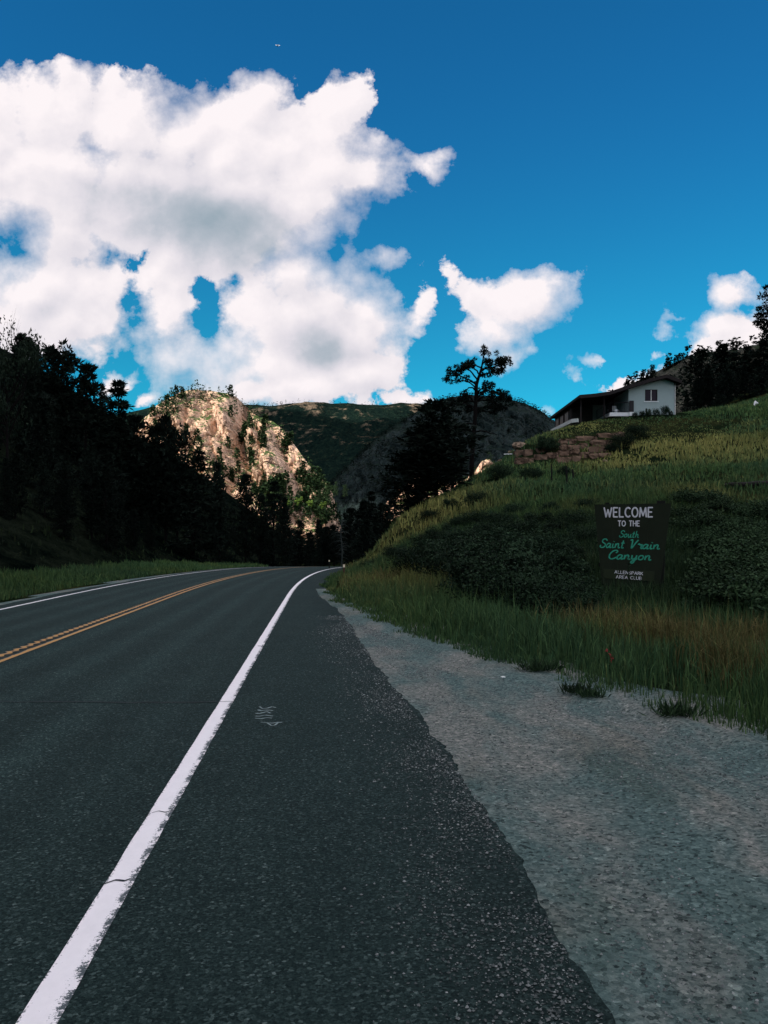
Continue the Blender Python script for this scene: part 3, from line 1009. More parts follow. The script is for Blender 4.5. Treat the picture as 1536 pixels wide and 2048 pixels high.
# ---------------------------------------------------------------- unseen clouds added to shade the valley, up-sun, beside and behind the viewer
def cloud(outline, alt, seed, label):
    """an unseen flat-based cumulus, shaped for its shadow; outline = where its shadow lies on the valley floor (x, y, radius)"""
    k = alt / SUN_DIR.z
    rng = np.random.default_rng(seed)
    A = Acc()
    n = 40
    th = np.linspace(0, math.pi, n // 2 + 1)
    ph = np.linspace(0, 2 * math.pi, n, endpoint=False)
    for (sx, sy, r) in outline:
        c = np.array((sx + SUN_DIR.x * k, sy + SUN_DIR.y * k, alt))
        D = np.stack((np.sin(th)[:, None] * np.cos(ph), np.sin(th)[:, None] * np.sin(ph), np.cos(th)[:, None] * np.ones(n)), -1)
        rr = r * (1 + .16 * fbm(D * 2.2 + seed, 4, seed=seed))
        Vc = D * rr[..., None]
        Vc[..., 2] = np.where(Vc[..., 2] < 0, Vc[..., 2] * .12, Vc[..., 2] * .7)
        Vc = (Vc + c).reshape(-1, 3)
        i = np.arange(n // 2)[:, None] * n
        j = np.arange(n)[None]
        Q = np.stack((i + j, i + n + j, i + n + (j + 1) % n, i + (j + 1) % n), -1).reshape(-1, 4)
        A.add(Vc, Q=Q)
    o = link('cloud', A.build('cloud', M['cloud'], True))
    tag(o, kind='structure')


cloud([(-60, 60, 300), (60, 200, 290), (-120, 330, 270), (120, 380, 240), (0, 470, 150), (150, 525, 105), (-150, 480, 130), (260, 100, 220), (0, -150, 250)], 1800, 1, '')
cloud([(260, 1240, 260), (330, 1500, 330), (150, 1800, 420), (220, 2250, 420), (-80, 2400, 350), (420, 2330, 300), (70, 1150, 105), (-350, 2350, 330), (480, 1330, 200), (60, 2570, 140), (250, 2570, 140), (440, 2550, 150), (150, 2470, 180), (340, 2480, 170), (-120, 2540, 150)], 1800, 2, '')


# ---------------------------------------------------------------- plants
def clumps(A, C, D, r, k, rng, w=.14, spread=.9, tone=None):
    """k needle-like faces at each centre C, fanned about D"""
    n = len(C)
    d = rng.normal(size=(n, k, 3)) * spread + D[:, None]
    d /= np.linalg.norm(d, axis=2, keepdims=True) + 1e-9
    p = np.cross(d, rng.normal(size=(n, k, 3)))
    p /= np.linalg.norm(p, axis=2, keepdims=True) + 1e-9
    rr = (r * np.ones(n))[:, None, None] * (.6 + .6 * rng.random((n, k, 1)))
    b = C[:, None] + d * rr * .08
    m = C[:, None] + d * rr * .55
    V = np.stack((b, m + p * rr * w, C[:, None] + d * rr, m - p * rr * w), 2).reshape(-1, 3)
    Q = (np.arange(n * k)[:, None] * 4 + np.arange(4)[None])
    t = rng.random(n * k) if tone is None else np.repeat(tone, k) * .6 + rng.random(n * k) * .4
    A.add(V, Q=Q, a=np.repeat(t, 4))


def conifer(seed, H=10.0, Rm=2.2, base=.12, levels=20, per=5, ncl=5, k=6, shape='cone', droop=-.15, size=.42, gaps=.12, bare=0.0):
    rng = np.random.default_rng(seed)
    T, C = Acc(), Acc()
    lean = rng.normal(0, .02, 2)
    zt = np.linspace(0, H * .985, 9)
    bend = np.cumsum(rng.normal(0, .035, (9, 2)), axis=0) * (H / 10)
    pts = np.stack((bend[:, 0] + lean[0] * zt, bend[:, 1] + lean[1] * zt, zt), 1)
    T.tube(pts, np.linspace(.16, .02, 9) * H / 10, 6)
    at = lambda z: np.array([np.interp(z, zt, pts[:, i]) for i in range(3)])
    lop = rng.random() * 6.28
    for i in range(levels):
        f = base + (1 - base) * ((i + rng.random() * .7) / levels)
        g = (f - base) / (1 - base)
        if shape == 'cone':
            L = Rm * (1 - g) ** .85 * (0.55 + .45 * min(1, g * 6))
        elif shape == 'round':
            L = Rm * (math.sin(math.pi * min(1, .12 + g * .88)) ** .6) * (1 - .25 * g)
        else:
            L = Rm * (.25 + .75 * g if g < .75 else 1 - (g - .75) * 2.2)
        c0 = at(f * H)
        for j in range(per):
            if rng.random() < gaps:
                continue
            a = j / per * 6.28 + i * 2.4 + rng.normal(0, .35)
            l = max(.15, L * (.6 + .5 * rng.random()) * (1 + .22 * math.cos(a - lop)))
            up = droop + g * .55 + rng.normal(0, .12)
            d = np.array((math.cos(a), math.sin(a), up))
            d /= np.linalg.norm(d)
            s = np.linspace(0, 1, 4)[:, None]
            bp = c0 + d * l * s + np.array((0, 0, 1)) * (s ** 2) * l * .12
            T.tube(bp, np.linspace(.035, .010, 4) * H / 10, 3)
            m = max(2, int(round(ncl * (.4 + .6 * l / Rm))))
            t = np.linspace(.30 + bare * .3, 1.0, m) + rng.normal(0, .04, m)
            cc = c0 + d * l * t[:, None] + np.array((0, 0, 1)) * (t[:, None] ** 2) * l * .12
            side = np.cross(d, (0, 0, 1))
            cc = cc + side * rng.normal(0, .16, (m, 1)) * l + rng.normal(0, .05, (m, 3)) * l
            clumps(C, cc, np.repeat((d + (0, 0, .35))[None], m, 0) * .7, size * (.75 + .5 * rng.random(m)) * (H / 10), k, rng,
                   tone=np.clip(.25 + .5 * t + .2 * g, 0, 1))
    clumps(C, at(H * .97)[None], np.array([[0, 0, 1.]]), np.array([size * H / 12]), k * 2, rng, spread=.5)
    return T, C


def broadleaf(seed, H=6.0, Rm=2.4, n=1500, leaf=.16, trunk=True, base=.25, lumps=14, sprigs=0):
    rng = np.random.default_rng(seed)
    T, C = Acc(), Acc()
    top = np.array((rng.normal(0, .2), rng.normal(0, .2), H * .62))
    s = np.linspace(0, 1, 6)[:, None]
    if trunk:
        T.tube(top * s + rng.normal(0, .04, (6, 3)) * s, np.linspace(.13, .05, 6) * H / 6, 6)
    for i in range(lumps):
        a = rng.random() * 6.28
        z = H * (base + (1 - base) * rng.random() ** .8 * .86)
        rad = Rm * math.sqrt(max(.05, 1 - ((z / H - .5 - base / 2) / (.62 - base / 2)) ** 2)) * (.35 + .6 * rng.random())
        c = np.array((math.cos(a) * rad, math.sin(a) * rad, z))
        p0 = top * min(1, .35 + .6 * rng.random()) if trunk else np.array((0, 0, .05))
        mid = (p0 + c) / 2 + rng.normal(0, .1, 3) * Rm
        T.tube(np.array((p0, mid, c)), np.array((.05, .03, .012)) * H / 6, 4)
        m = n // lumps
        lr = Rm * (.30 + .22 * rng.random())
        d = rng.normal(size=(m, 3))
        d /= np.linalg.norm(d, axis=1, keepdims=True)
        pos = c + d * lr * (rng.random((m, 1)) ** .45) * np.array((1, 1, .75))
        pos[:, 2] = np.maximum(pos[:, 2], .03)
        nd = rng.normal(size=(m, 3)) + d
        nd /= np.linalg.norm(nd, axis=1, keepdims=True)
        e1 = np.cross(nd, rng.normal(size=(m, 3)))
        e1 /= np.linalg.norm(e1, axis=1, keepdims=True)
        e2 = np.cross(nd, e1)
        l = leaf * (.6 + .8 * rng.random((m, 1)))
        V = np.stack((pos - e1 * l, pos + e2 * l * .55, pos + e1 * l, pos - e2 * l * .55), 1).reshape(-1, 3)
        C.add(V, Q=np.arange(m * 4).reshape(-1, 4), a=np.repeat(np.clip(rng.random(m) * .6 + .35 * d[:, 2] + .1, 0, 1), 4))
    for i in range(sprigs):                     # leafy shoots that stick out of the outline
        a, el = rng.random() * 6.28, rng.uniform(.5, 1.45)
        d = np.array((math.cos(a) * math.cos(el), math.sin(a) * math.cos(el), math.sin(el)))
        l = H * rng.uniform(.75, 1.2)
        p = np.array((0, 0, H * .12)) + d * l * np.linspace(.3, 1, 5)[:, None] * np.array((Rm / H * 1.25, Rm / H * 1.25, .9)) + rng.normal(0, .02, (5, 3))
        T.tube(p, np.linspace(.012, .004, 5), 3)
        t = rng.random(22)
        c = np.stack([np.interp(t * 4, range(5), p[:, k]) for k in range(3)], 1)
        clumps(C, c, rng.normal(size=(22, 3)) + d, leaf * 2.2, 1, rng, w=.28, tone=rng.random(22))
    return T, C


def tree_proto(name, TC, leaf, bark='bark'):
    """meshes shared by every tree of that kind"""
    T, C = TC
    return name, (T.build(name + '_trunk', M[bark]) if T.n else None), C.build(name + '_crown', M[leaf])


def plant(proto, loc, scale, rz, label=None, cat='tree', group=None, parts=('trunk', 'crown'), tilt=0.0):
    name, tm, cm = proto
    o = empty(name, loc, rz)
    o.scale = (scale,) * 3 if np.isscalar(scale) else scale
    o.rotation_euler.x = tilt
    if tm:
        link(parts[0], tm, o)
    link(parts[1], cm, o)
    tag(o, label, cat, group)
    return o


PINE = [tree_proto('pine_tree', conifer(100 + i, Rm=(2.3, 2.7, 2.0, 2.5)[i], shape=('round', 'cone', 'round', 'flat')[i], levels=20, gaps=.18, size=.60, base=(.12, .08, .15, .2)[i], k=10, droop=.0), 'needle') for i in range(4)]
SPRUCE = [tree_proto('spruce_tree', conifer(200 + i, Rm=2.1, shape='cone', levels=23, per=7, ncl=7, gaps=.06, size=.36, base=.05, k=8, droop=-.30), 'needle') for i in range(2)]
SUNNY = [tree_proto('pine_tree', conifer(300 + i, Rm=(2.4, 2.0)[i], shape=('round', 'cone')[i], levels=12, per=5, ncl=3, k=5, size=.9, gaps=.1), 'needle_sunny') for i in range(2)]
ASPEN = [tree_proto('broadleaf_tree', broadleaf(320 + i, 7, 2.3, 900, .30), 'aspen_leaf') for i in range(2)]
OAK = tree_proto('broadleaf_tree', broadleaf(340, 8, 3.0, 4200, .12, lumps=26), 'oak_leaf')
BUSH = [tree_proto('shrub', broadleaf(350 + i, 1.3, (.95, .8, 1.05)[i], 4400, .036, trunk=False, base=.10, lumps=(26, 18, 32)[i], sprigs=26), 'shrub_leaf') for i in range(3)]


def far_tree(seed, H=10., n=74, Rm=2.6):
    rng = np.random.default_rng(seed)
    z = H * (.02 + .95 * np.sort(rng.random(n)) ** 1.1)
    g = z / H
    r = Rm * np.minimum(1, (1 - g) * 1.5 + .08) * (.3 + .7 * rng.random(n)) * (.6 + .4 * np.minimum(1, g * 5))
    a = rng.random(n) * 6.28
    C = np.stack((np.cos(a) * r * .55, np.sin(a) * r * .55, z), 1)
    D = np.stack((np.cos(a), np.sin(a), .3 * np.ones(n)), 1)
    A = Acc()
    clumps(A, C, D, 1.15 + .5 * rng.random(n), 3, rng, w=.40, spread=.7)
    return A.V[0], A.Q[0], A.A[0]


FAR_TREES = [far_tree(400 + i, Rm=(2.4, 1.9, 2.9, 2.1)[i]) for i in range(4)]
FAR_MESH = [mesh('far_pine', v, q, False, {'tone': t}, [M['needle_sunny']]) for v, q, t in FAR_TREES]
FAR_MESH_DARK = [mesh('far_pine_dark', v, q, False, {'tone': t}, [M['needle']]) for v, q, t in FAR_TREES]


def forest(name, pts, h, mat, seed, n=14, wide=1.3):
    """many far trees as one mass"""
    rng = np.random.default_rng(seed)
    protos = [far_tree(450 + i, n=n) for i in range(3)]
    Vs, Qs, As, o = [], [], [], 0
    for i, p in enumerate(pts):
        v, q, t = protos[i % 3]
        a = rng.random() * 6.28
        s = h[i] / 10
        c, sn = math.cos(a) * s, math.sin(a) * s
        Vs.append(np.stack(((v[:, 0] * c - v[:, 1] * sn) * wide, (v[:, 0] * sn + v[:, 1] * c) * wide, v[:, 2] * s), 1) + p)
        Qs.append(q + o)
        As.append(np.clip(t * .6 + rng.random() * .4, 0, 1))
        o += len(v)
    ob = link(name, mesh(name, np.concatenate(Vs), np.concatenate(Qs), False, {'tone': np.concatenate(As)}, [M[mat]]))
    ob['kind'] = 'stuff'
    return ob


def _unused(V):
    """photo place of each vertex of a mountain grid, and whether it faces the viewer"""
    P = V
    u = P[..., 0] / P[..., 1] * FPX + U0
    v = VH - (P[..., 2] - CAMZ) / P[..., 1] * FPX
    return u, v


def inpoly(u, v, poly):
    r = np.zeros(np.shape(u), bool)
    n = len(poly)
    for i in range(n):
        (x1, y1), (x2, y2) = poly[i], poly[(i + 1) % n]
        if y1 == y2:
            continue
        c = ((v > min(y1, y2)) & (v <= max(y1, y2))) & (u < (v - y1) / (y2 - y1) * (x2 - x1) + x1)
        r ^= c
    return r


rnd = random.Random(11)


def perch(u, v, h, y0=90, y1=420):
    """the place whose tree needs the height nearest to h for its tip to show at (u, v), and that height"""
    Y = np.arange(y0, y1, 2.0)
    x = (u - U0) / FPX * Y
    need = CAMZ - (v - VH) / FPX * Y - G(x, Y)
    k = int(np.argmin(np.where(need > 2, np.abs(need - h), 99)))
    return np.array((x[k], Y[k], float(G(x[k], Y[k])))), float(min(max(need[k], 3), 1.9 * h))


def plant_hillside():
    """the shaded slope across the road"""
    sky = [  # tip (u, v), height, kind, label
        (34, 664, 10, PINE[1], 'dark pine half hidden behind the leafy tree at the cloud-side edge'),
        (56, 676, 9, PINE[2], 'dark pine just past the leafy tree, with an open feathery top'),
        (78, 690, 8.5, PINE[1], 'ragged dark pine on the shaded slope beside the leafy tree at the picture edge'),
        (102, 694, 8.0, PINE[0], 'broad round-topped dark pine standing just uphill of the leafy tree'),
        (126, 708, 7.0, PINE[3], 'small wispy-topped pine between the round-topped pine and the tall ragged pine'),
        (172, 724, 12.0, PINE[1], 'tall ragged dark pine, largest against the blue gap in the clouds'),
        (206, 771, 8.5, PINE[2], 'thin-crowned pine leaning against the tall ragged pine'),
        (239, 759, 10.0, SPRUCE[0], 'slim pointed spruce with tiered branches standing against the small low cloud'),
        (268, 815, 6.0, PINE[0], 'low dark pine at the foot of the pointed spruce, toward the crag'),
        (300, 826, 6.0, PINE[2], 'low dark pine where the shaded slope meets the upper edge of the sunlit crag'),
        (332, 832, 9.0, PINE[0], 'dark pine overlapping the upper sunlit boulders of the crag'),
        (352, 868, 9.0, PINE[3], 'dark pine in front of the pale stacked boulders of the crag'),
        (384, 895, 8.0, SPRUCE[1], 'narrow dark spruce against the middle of the sunlit crag'),
        (440, 922, 9.0, PINE[1], 'bushy dark pine below the deepest crack of the crag'),
        (490, 948, 8.0, PINE[0], 'dark pine standing before the lower ledges of the crag'),
        (545, 962, 11.0, SPRUCE[0], 'big dark conifer in front of the golden foot of the crag'),
        (572, 992, 7.0, PINE[1], 'dark conifer beside the sunlit bushes below the crag'),
        (520, 985, 7.0, PINE[2], 'lower dark pine leaning on the big conifer at the foot of the crag'),
    ]
    for u, v, h, p, lab in sky:
        q, h = perch(u, v, h)
        wd = 1.5 if p in SPRUCE else .72 if u > 320 else 1.0
        plant(p, q - (0, 0, .2), (h / 10 * wd, h / 10 * wd, h / 10), rnd.random() * 6.28, lab, 'pine' if 'pine' in p[0] else 'spruce', 'conifers along the skyline of the shaded slope')
    lab = 'dark conifer in the unlit mass of trees covering the hillside across the road'
    n = 0
    while n < 85:
        t = rnd.random()
        u = rnd.uniform(-30, 600)
        lo = np.interp(u, [-30, 0, 300, 480, 600], [790, 800, 925, 1015, 1065])
        hi = np.interp(u, [-30, 250, 400, 600], [1105, 1105, 1110, 1118])
        v = lo + (hi - lo) * rnd.random() ** 1.15
        if inpoly(u, v, [(10, 740), (45, 740), (95, 860), (40, 870)]) or inpoly(u, v, [(350, 930), (470, 980), (560, 1090), (420, 1085), (380, 1010)]):
            continue
        q = hit(u, v, 30)
        if q is None or q[1] > 480 or q[1] < 34:
            continue
        h = rnd.uniform(5, 9.5) * (.62 if u > 230 else 1) * (0.6 if q[1] < 60 else .8 if q[1] < 100 else 1)
        plant(rnd.choice(PINE + SPRUCE), q - (0, 0, .2), h / 10, rnd.random() * 6.28, lab, 'conifer', 'conifers massed on the hillside across the road')
        n += 1
    # leafy tree at the picture edge, with bare twigs above it
    q, h = perch(14, 628, 9.0, 60, 160)
    plant(OAK, q - (0, 0, .2), (h / 8 * .46, h / 8 * .46, h / 8), 1.0, 'leafy broad tree with loose sprigs of leaves, at the cloud-side edge above the shaded slope', 'tree')
    T = Acc()
    rng = np.random.default_rng(6)
    q2, _h = perch(-38, 640, 6.5, 60, 110)

    def twig(p, d, l, r, dep):
        pts = [p]
        for i in range(4):
            d = d + rng.normal(0, .13, 3)
            d /= np.linalg.norm(d)
            pts.append(pts[-1] + d * l / 4)
        T.tube(np.array(pts), np.linspace(r, r * .5, 5), 4)
        if dep:
            for j in range(3):
                twig(pts[2 + j % 3], d + rng.normal(0, .45, 3), l * .62, r * .5, dep - 1)
    p0 = np.array((0, 0, 0.))
    twig(p0, np.array((.05, 0, 1.)), 5.0, .09, 0)
    for a in range(5):
        twig(np.array((.1, 0, 4.6 - a * .35)), np.array((.9, rng.normal(0, .3), .55 - .1 * a)), 4.2, .035, 3)
    o = link('bare_tree', T.build('bare_tree', M['bark']), loc=q2)
    tag(o, 'leafless tree whose thin bare twigs reach over the leafy tree at the cloud edge', 'tree')


def plant_crag():
    rng = np.random.default_rng(12)
    V = CRAG_V
    u, v = surf_uv(V)
    polys = [([(300, 800), (345, 772), (480, 775), (490, 800), (430, 800), (330, 835), (300, 840)], .36),
             ([(470, 790), (505, 815), (545, 850), (540, 900), (500, 920), (478, 900), (470, 850), (445, 815)], .6),
             ([(300, 830), (345, 820), (372, 850), (360, 890), (330, 905), (300, 880)], .10),
             ([(385, 860), (440, 930), (420, 970), (350, 920)], .15),
             ([(440, 880), (500, 900), (520, 960), (470, 985), (430, 940)], .25),
             ([(560, 860), (600, 905), (650, 960), (660, 1000), (600, 985), (570, 930), (545, 890)], .42),
             ([(540, 960), (600, 985), (690, 1000), (690, 1050), (560, 1050), (500, 1000)], .80),
             ([(320, 840), (660, 990), (640, 1030), (300, 960)], .10)]
    front = np.zeros(u.shape, bool)
    front[V.shape[0] - 230 + 1:] = True
    w = np.zeros(u.shape)
    for pl, d in polys:
        w = np.maximum(w, inpoly(u, v, pl) * d)
    w = w * (.35 + 1.3 * np.clip(fbm(V / 22.0, 3, seed=91) + .35, 0, 1))
    keep = np.argwhere((rng.random(u.shape) < w * .13) & front)
    rng.shuffle(keep)
    hs = rng.uniform(6.0, 12.0, len(keep)) * np.where(rng.random(len(keep)) < .4, .55, 1)
    order = np.argsort(-hs / V[keep[:, 0], keep[:, 1], 1])
    big, rest = order[:140], order[140:]
    for i in big:
        p = V[keep[i, 0], keep[i, 1]]
        o = empty('pine_tree', p - (0, 1.5, .3), rng.random() * 6.28)
        o.scale = (float(hs[i] / 10 * 1.35),) * 2 + (float(hs[i] / 10),)
        link('crown', FAR_MESH[int(rng.integers(4))], o)
        tag(o, 'small sunlit green pine growing among the pink granite blocks of the crag', 'pine', 'pines scattered over the sunlit crag')
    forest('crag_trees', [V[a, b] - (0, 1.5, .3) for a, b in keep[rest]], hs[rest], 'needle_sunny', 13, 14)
    # sunlit broadleaf trees and pines at the foot of the crag
    for (uu, vv, h, p, lab) in [(598, 1018, 7, ASPEN[0], 'bright yellow-green tree at the golden foot of the crag'), (620, 1022, 6, ASPEN[1], 'low yellow-green tree in sun just above the dark valley trees'),
                                (638, 1008, 9, SUNNY[1], 'sunlit green pine below the lowest pink rocks of the crag'), (656, 1000, 9, SUNNY[0], 'sunlit green pine at the valley gap beside the crag'),
                                (672, 992, 9, SUNNY[1], 'taller sunlit green pine in the valley gap'), (690, 997, 8, SUNNY[0], 'sunlit green pine next to the grey rock wall'),
                                (646, 1026, 6, ASPEN[0], 'small bright green tree, lowest of the sunlit ones in the gap'), (575, 1020, 6, ASPEN[1], 'yellowish bush-like tree under the sunlit ledges')]:
        Y = 645.0
        h *= 1.25
        q = W(uu, vv - 14, Y)
        q[2] -= h * .5
        plant(p, q, h / (7 if p in ASPEN else 10), rnd.random() * 6.28, lab, 'tree', 'sunlit trees at the foot of the crag')


def plant_ranges():
    rng = np.random.default_rng(14)
    # grey mountain: dark conifers along the crest and in the gullies
    V = GREY_V
    dens = np.clip(fbm(V / 60.0, 4, seed=93) + .12, 0, 1)
    row = np.arange(V.shape[0])[:, None]
    crest = np.exp(-((row - 24) / 3.0) ** 2)
    k = np.argwhere(rng.random(dens.shape) < dens * .30 + crest * .42)
    forest('grey_mountain_trees', [V[a, b] - (0, 0, 1.5) for a, b in k], rng.uniform(5, 9, len(k)), 'needle', 15, 11, 1.8)
    V = FAR_V
    dens = np.clip(fbm(V / 200.0, 4, seed=94) + .55, 0, 1)
    u, _ = surf_uv(V)
    k = np.argwhere((rng.random(dens.shape) < dens * .75) & (u > 380) & (u < 1150))
    pts = V[k[:, 0], k[:, 1]] + rng.normal(0, 5, (len(k), 3)) * (1, 1, 0)
    forest('far_forest', pts - (0, 0, 2), rng.uniform(8, 16, len(k)), 'needle', 16, 4, 1.5)
    V = HILL_V
    dens = np.clip(fbm(V / 16.0, 3, seed=95) + .05, 0, 1)
    row = np.arange(V.shape[0])[:, None]
    crest = np.exp(-((row - 11) / 2.5) ** 2)
    k = np.argwhere(rng.random(dens.shape) < dens * .05 + crest * .20)
    forest('hill_trees', [V[a, b] - (0, 0, .4) for a, b in k], rng.uniform(2.0, 4.0, len(k)), 'needle', 17, 26, 1.9)


def plant_right():
    # dark trees in the valley bottom
    for (u, v, h, Y, p, lab) in [(748, 985, 11, 150, SPRUCE[0], 'pointed dark spruce, tallest of the valley trees in front of the grey rock wall'), (790, 992, 10, 140, SPRUCE[1], 'dark spruce in the valley next to the pale lit rocks'),
                                 (722, 1003, 10, 160, PINE[1], 'dark pine in the valley just short of the sunlit gap'), (700, 1018, 9, 170, PINE[0], 'rounded dark pine beside the sunlit gap'),
                                 (770, 1010, 9, 130, PINE[2], 'dark pine between the two valley spruces'), (818, 1003, 9, 120, PINE[0], 'dark pine at the shoulder of the grassy bank'),
                                 (845, 985, 8, 105, PINE[1], 'dark pine tucked behind the grassy bank'), (735, 1040, 7, 120, PINE[1], 'lower dark pine filling the valley beside the bend'),
                                 (780, 1045, 7, 110, PINE[0], 'low dark pine behind the bank by the bend'), (640, 1040, 8, 210, PINE[1], 'dark pine beyond the bend of the road'),
                                 (600, 1042, 8, 230, PINE[0], 'dark pine over the crest of the road'), (668, 1050, 8, 200, PINE[2], 'dark pine behind the pale dead tree'),
                                 (620, 1060, 7, 190, SPRUCE[1], 'small dark spruce straight over the road crest'), (575, 1050, 8, 240, PINE[1], 'dark pine where the far lane disappears'),
                                 (705, 1065, 6, 150, PINE[3], 'small dark pine beside the pale dead tree')]:
        q = W(u, v, Y)
        q[2] -= h
        g = float(G(q[0], q[1]))
        hh = max(h, (q[2] + h) - g + .3)
        plant(p, (q[0], q[1], q[2] + h - hh), (h / 10 * 1.5, h / 10 * 1.5, hh / 10), rnd.random() * 6.28, lab, 'conifer', 'dark trees in the valley bottom')
    lab = 'dark conifer in the unlit mass of trees where the road bends out of sight'
    for i in range(44):
        u, v, Y = rnd.uniform(530, 860), rnd.uniform(1050, 1085), rnd.uniform(110, 260)
        q = W(u, v, Y)
        g = float(G(q[0], q[1]))
        if abs(q[0] - float(x_line(Y)) + 3.5) < 6:
            continue
        h = min(max(4, q[2] - g), 11)
        plant(rnd.choice(PINE + SPRUCE), (q[0], q[1], g - .2), (h / 8, h / 8, h / 10), rnd.random() * 6.28, lab, 'conifer', 'conifers massed where the road bends')
    # pale dead tree by the bend
    T = Acc()
    rng = np.random.default_rng(9)
    b = W(683, 1120, 120)
    b[2] = float(G(b[0], b[1]))
    T.tube([(0, 0, 0), (.1, 0, 2.5), (-.1, .1, 5), (.1, 0, 7)], [.13, .1, .07, .03], 5)
    for i in range(60):
        z = rng.uniform(.8, 6.8)
        a = rng.random() * 6.28
        l = rng.uniform(.8, 2.3) * (1.15 - z / 12)
        d = np.array((math.cos(a), math.sin(a) * .7, .5))
        s = np.linspace(0, 1, 6)[:, None]
        T.tube(np.array((0, 0, z)) + d * l * s - np.array((0, 0, 1)) * s ** 2 * l * .75, np.linspace(.03, .008, 6), 3, a=rng.random())
    tag(link('dead_tree', T.build('dead_tree', M['dead_twig']), loc=b), 'pale grey dead tree with drooping bare branches among dark pines by the bend', 'tree')
    # trees on the knoll beside the lone pine
    for (u, v, h, bu, bv, p, s, lab) in [(868, 800, 7.5, 872, 985, PINE[0], 1.75, 'broad dark pine crowding the lone tall pine on the valley side'), (838, 845, 5, 838, 985, PINE[2], 2.0, 'shorter dark pine on the valley side of the broad dark pine'),
                                         (908, 850, 4.5, 905, 972, PINE[3], 1.8, 'low dark pine squeezed between the broad dark pine and the lone tall pine'), (812, 905, 3.5, 815, 1010, PINE[0], 2.0, 'small dark pine low on the bank below the broad dark pine')]:
        q = hit(bu, bv, 30)
        top = CAMZ - (v - VH) / FPX * q[1]
        hh = top - q[2]
        plant(p, q - (0, 0, .1), (hh / 10 * s, hh / 10 * s, hh / 10), rnd.random() * 6.28, lab, 'pine', 'dark pines around the lone tall pine')
    # trees behind and beside the house
    for (u, v, h, Y, p, lab) in [(1400, 702, 9, 120, PINE[0], 'dark pine with a bumpy crown straight up-slope of the house'), (1437, 690, 10, 125, PINE[1], 'tall dark pine rising into the pale cloud behind the house'), (1470, 704, 9, 112, PINE[2], 'dark pine next to the tall pine behind the house'),
                                 (1500, 692, 10, 110, PINE[1], 'dense dark pine close to the picture edge above the hill'), (1530, 682, 11, 108, PINE[0], 'dense dark pine cut by the picture edge'),
                                 (1395, 745, 6, 100, SPRUCE[0], 'dark spruce beside the white gable wall'), (1420, 735, 7, 99, SPRUCE[1], 'pointed dark spruce a little up-slope of the white gable'), (1455, 740, 7, 98, PINE[0], 'dark bushy pine below the tall pine behind the house'),
                                 (1490, 735, 7, 97, SPRUCE[0], 'dark spruce above the small white board on the hill'), (1525, 735, 8, 96, PINE[1], 'dark pine down-slope of the dense pine at the picture edge'), (1375, 790, 4, 95, PINE[1], 'low dark pine tight against the end of the house'),
                                 (1560, 690, 11, 104, PINE[1], 'dark pine mostly beyond the picture edge on the hill'), (1440, 790, 5, 93, PINE[0], 'low dark pine on the grass line between house and white board')]:
        q = W(u, v, Y)
        g = float(G(q[0], q[1]))
        hh = max(h * .6, q[2] - g)
        plant(p, (q[0], q[1], q[2] - hh), (min(hh, h * 1.2) / 10 * 1.6,) * 2 + (hh / 10,), rnd.random() * 6.28, lab, 'conifer', 'dark trees beside the house')
    for (u, v, h) in [(1195, 800, 2.0), (1287, 752, 2.5), (1296, 746, 3.0), (1305, 741, 3.2), (1338, 727, 2.6), (1350, 722, 3), (1362, 716, 2.6)]:
        k = np.argmin(np.abs(surf_uv(HILL_V[12])[0] - u))
        p = HILL_V[12, k]
        o = empty('pine_tree', p - (0, 0, .3), u)
        o.scale = (h / 10 * 1.3, h / 10 * 1.3, h / 10)
        link('crown', FAR_MESH_DARK[k % 4], o)
        tag(o, 'tiny dark pine on the rocky skyline just behind the roof', 'pine', 'tiny pines on the rocky skyline')


def clump_ball(A, c, r, rng, k=70):
    """a ponderosa needle tuft"""
    d = rng.normal(size=(k, 3)) + np.array((0, 0, .25))
    d /= np.linalg.norm(d, axis=1, keepdims=True)
    clumps(A, np.repeat(np.asarray(c)[None], k, 0) + d * r * .15, d, np.full(k, r), 1, rng, w=.13, spread=.12, tone=np.clip(.35 + .5 * d[:, 2], 0, 1))


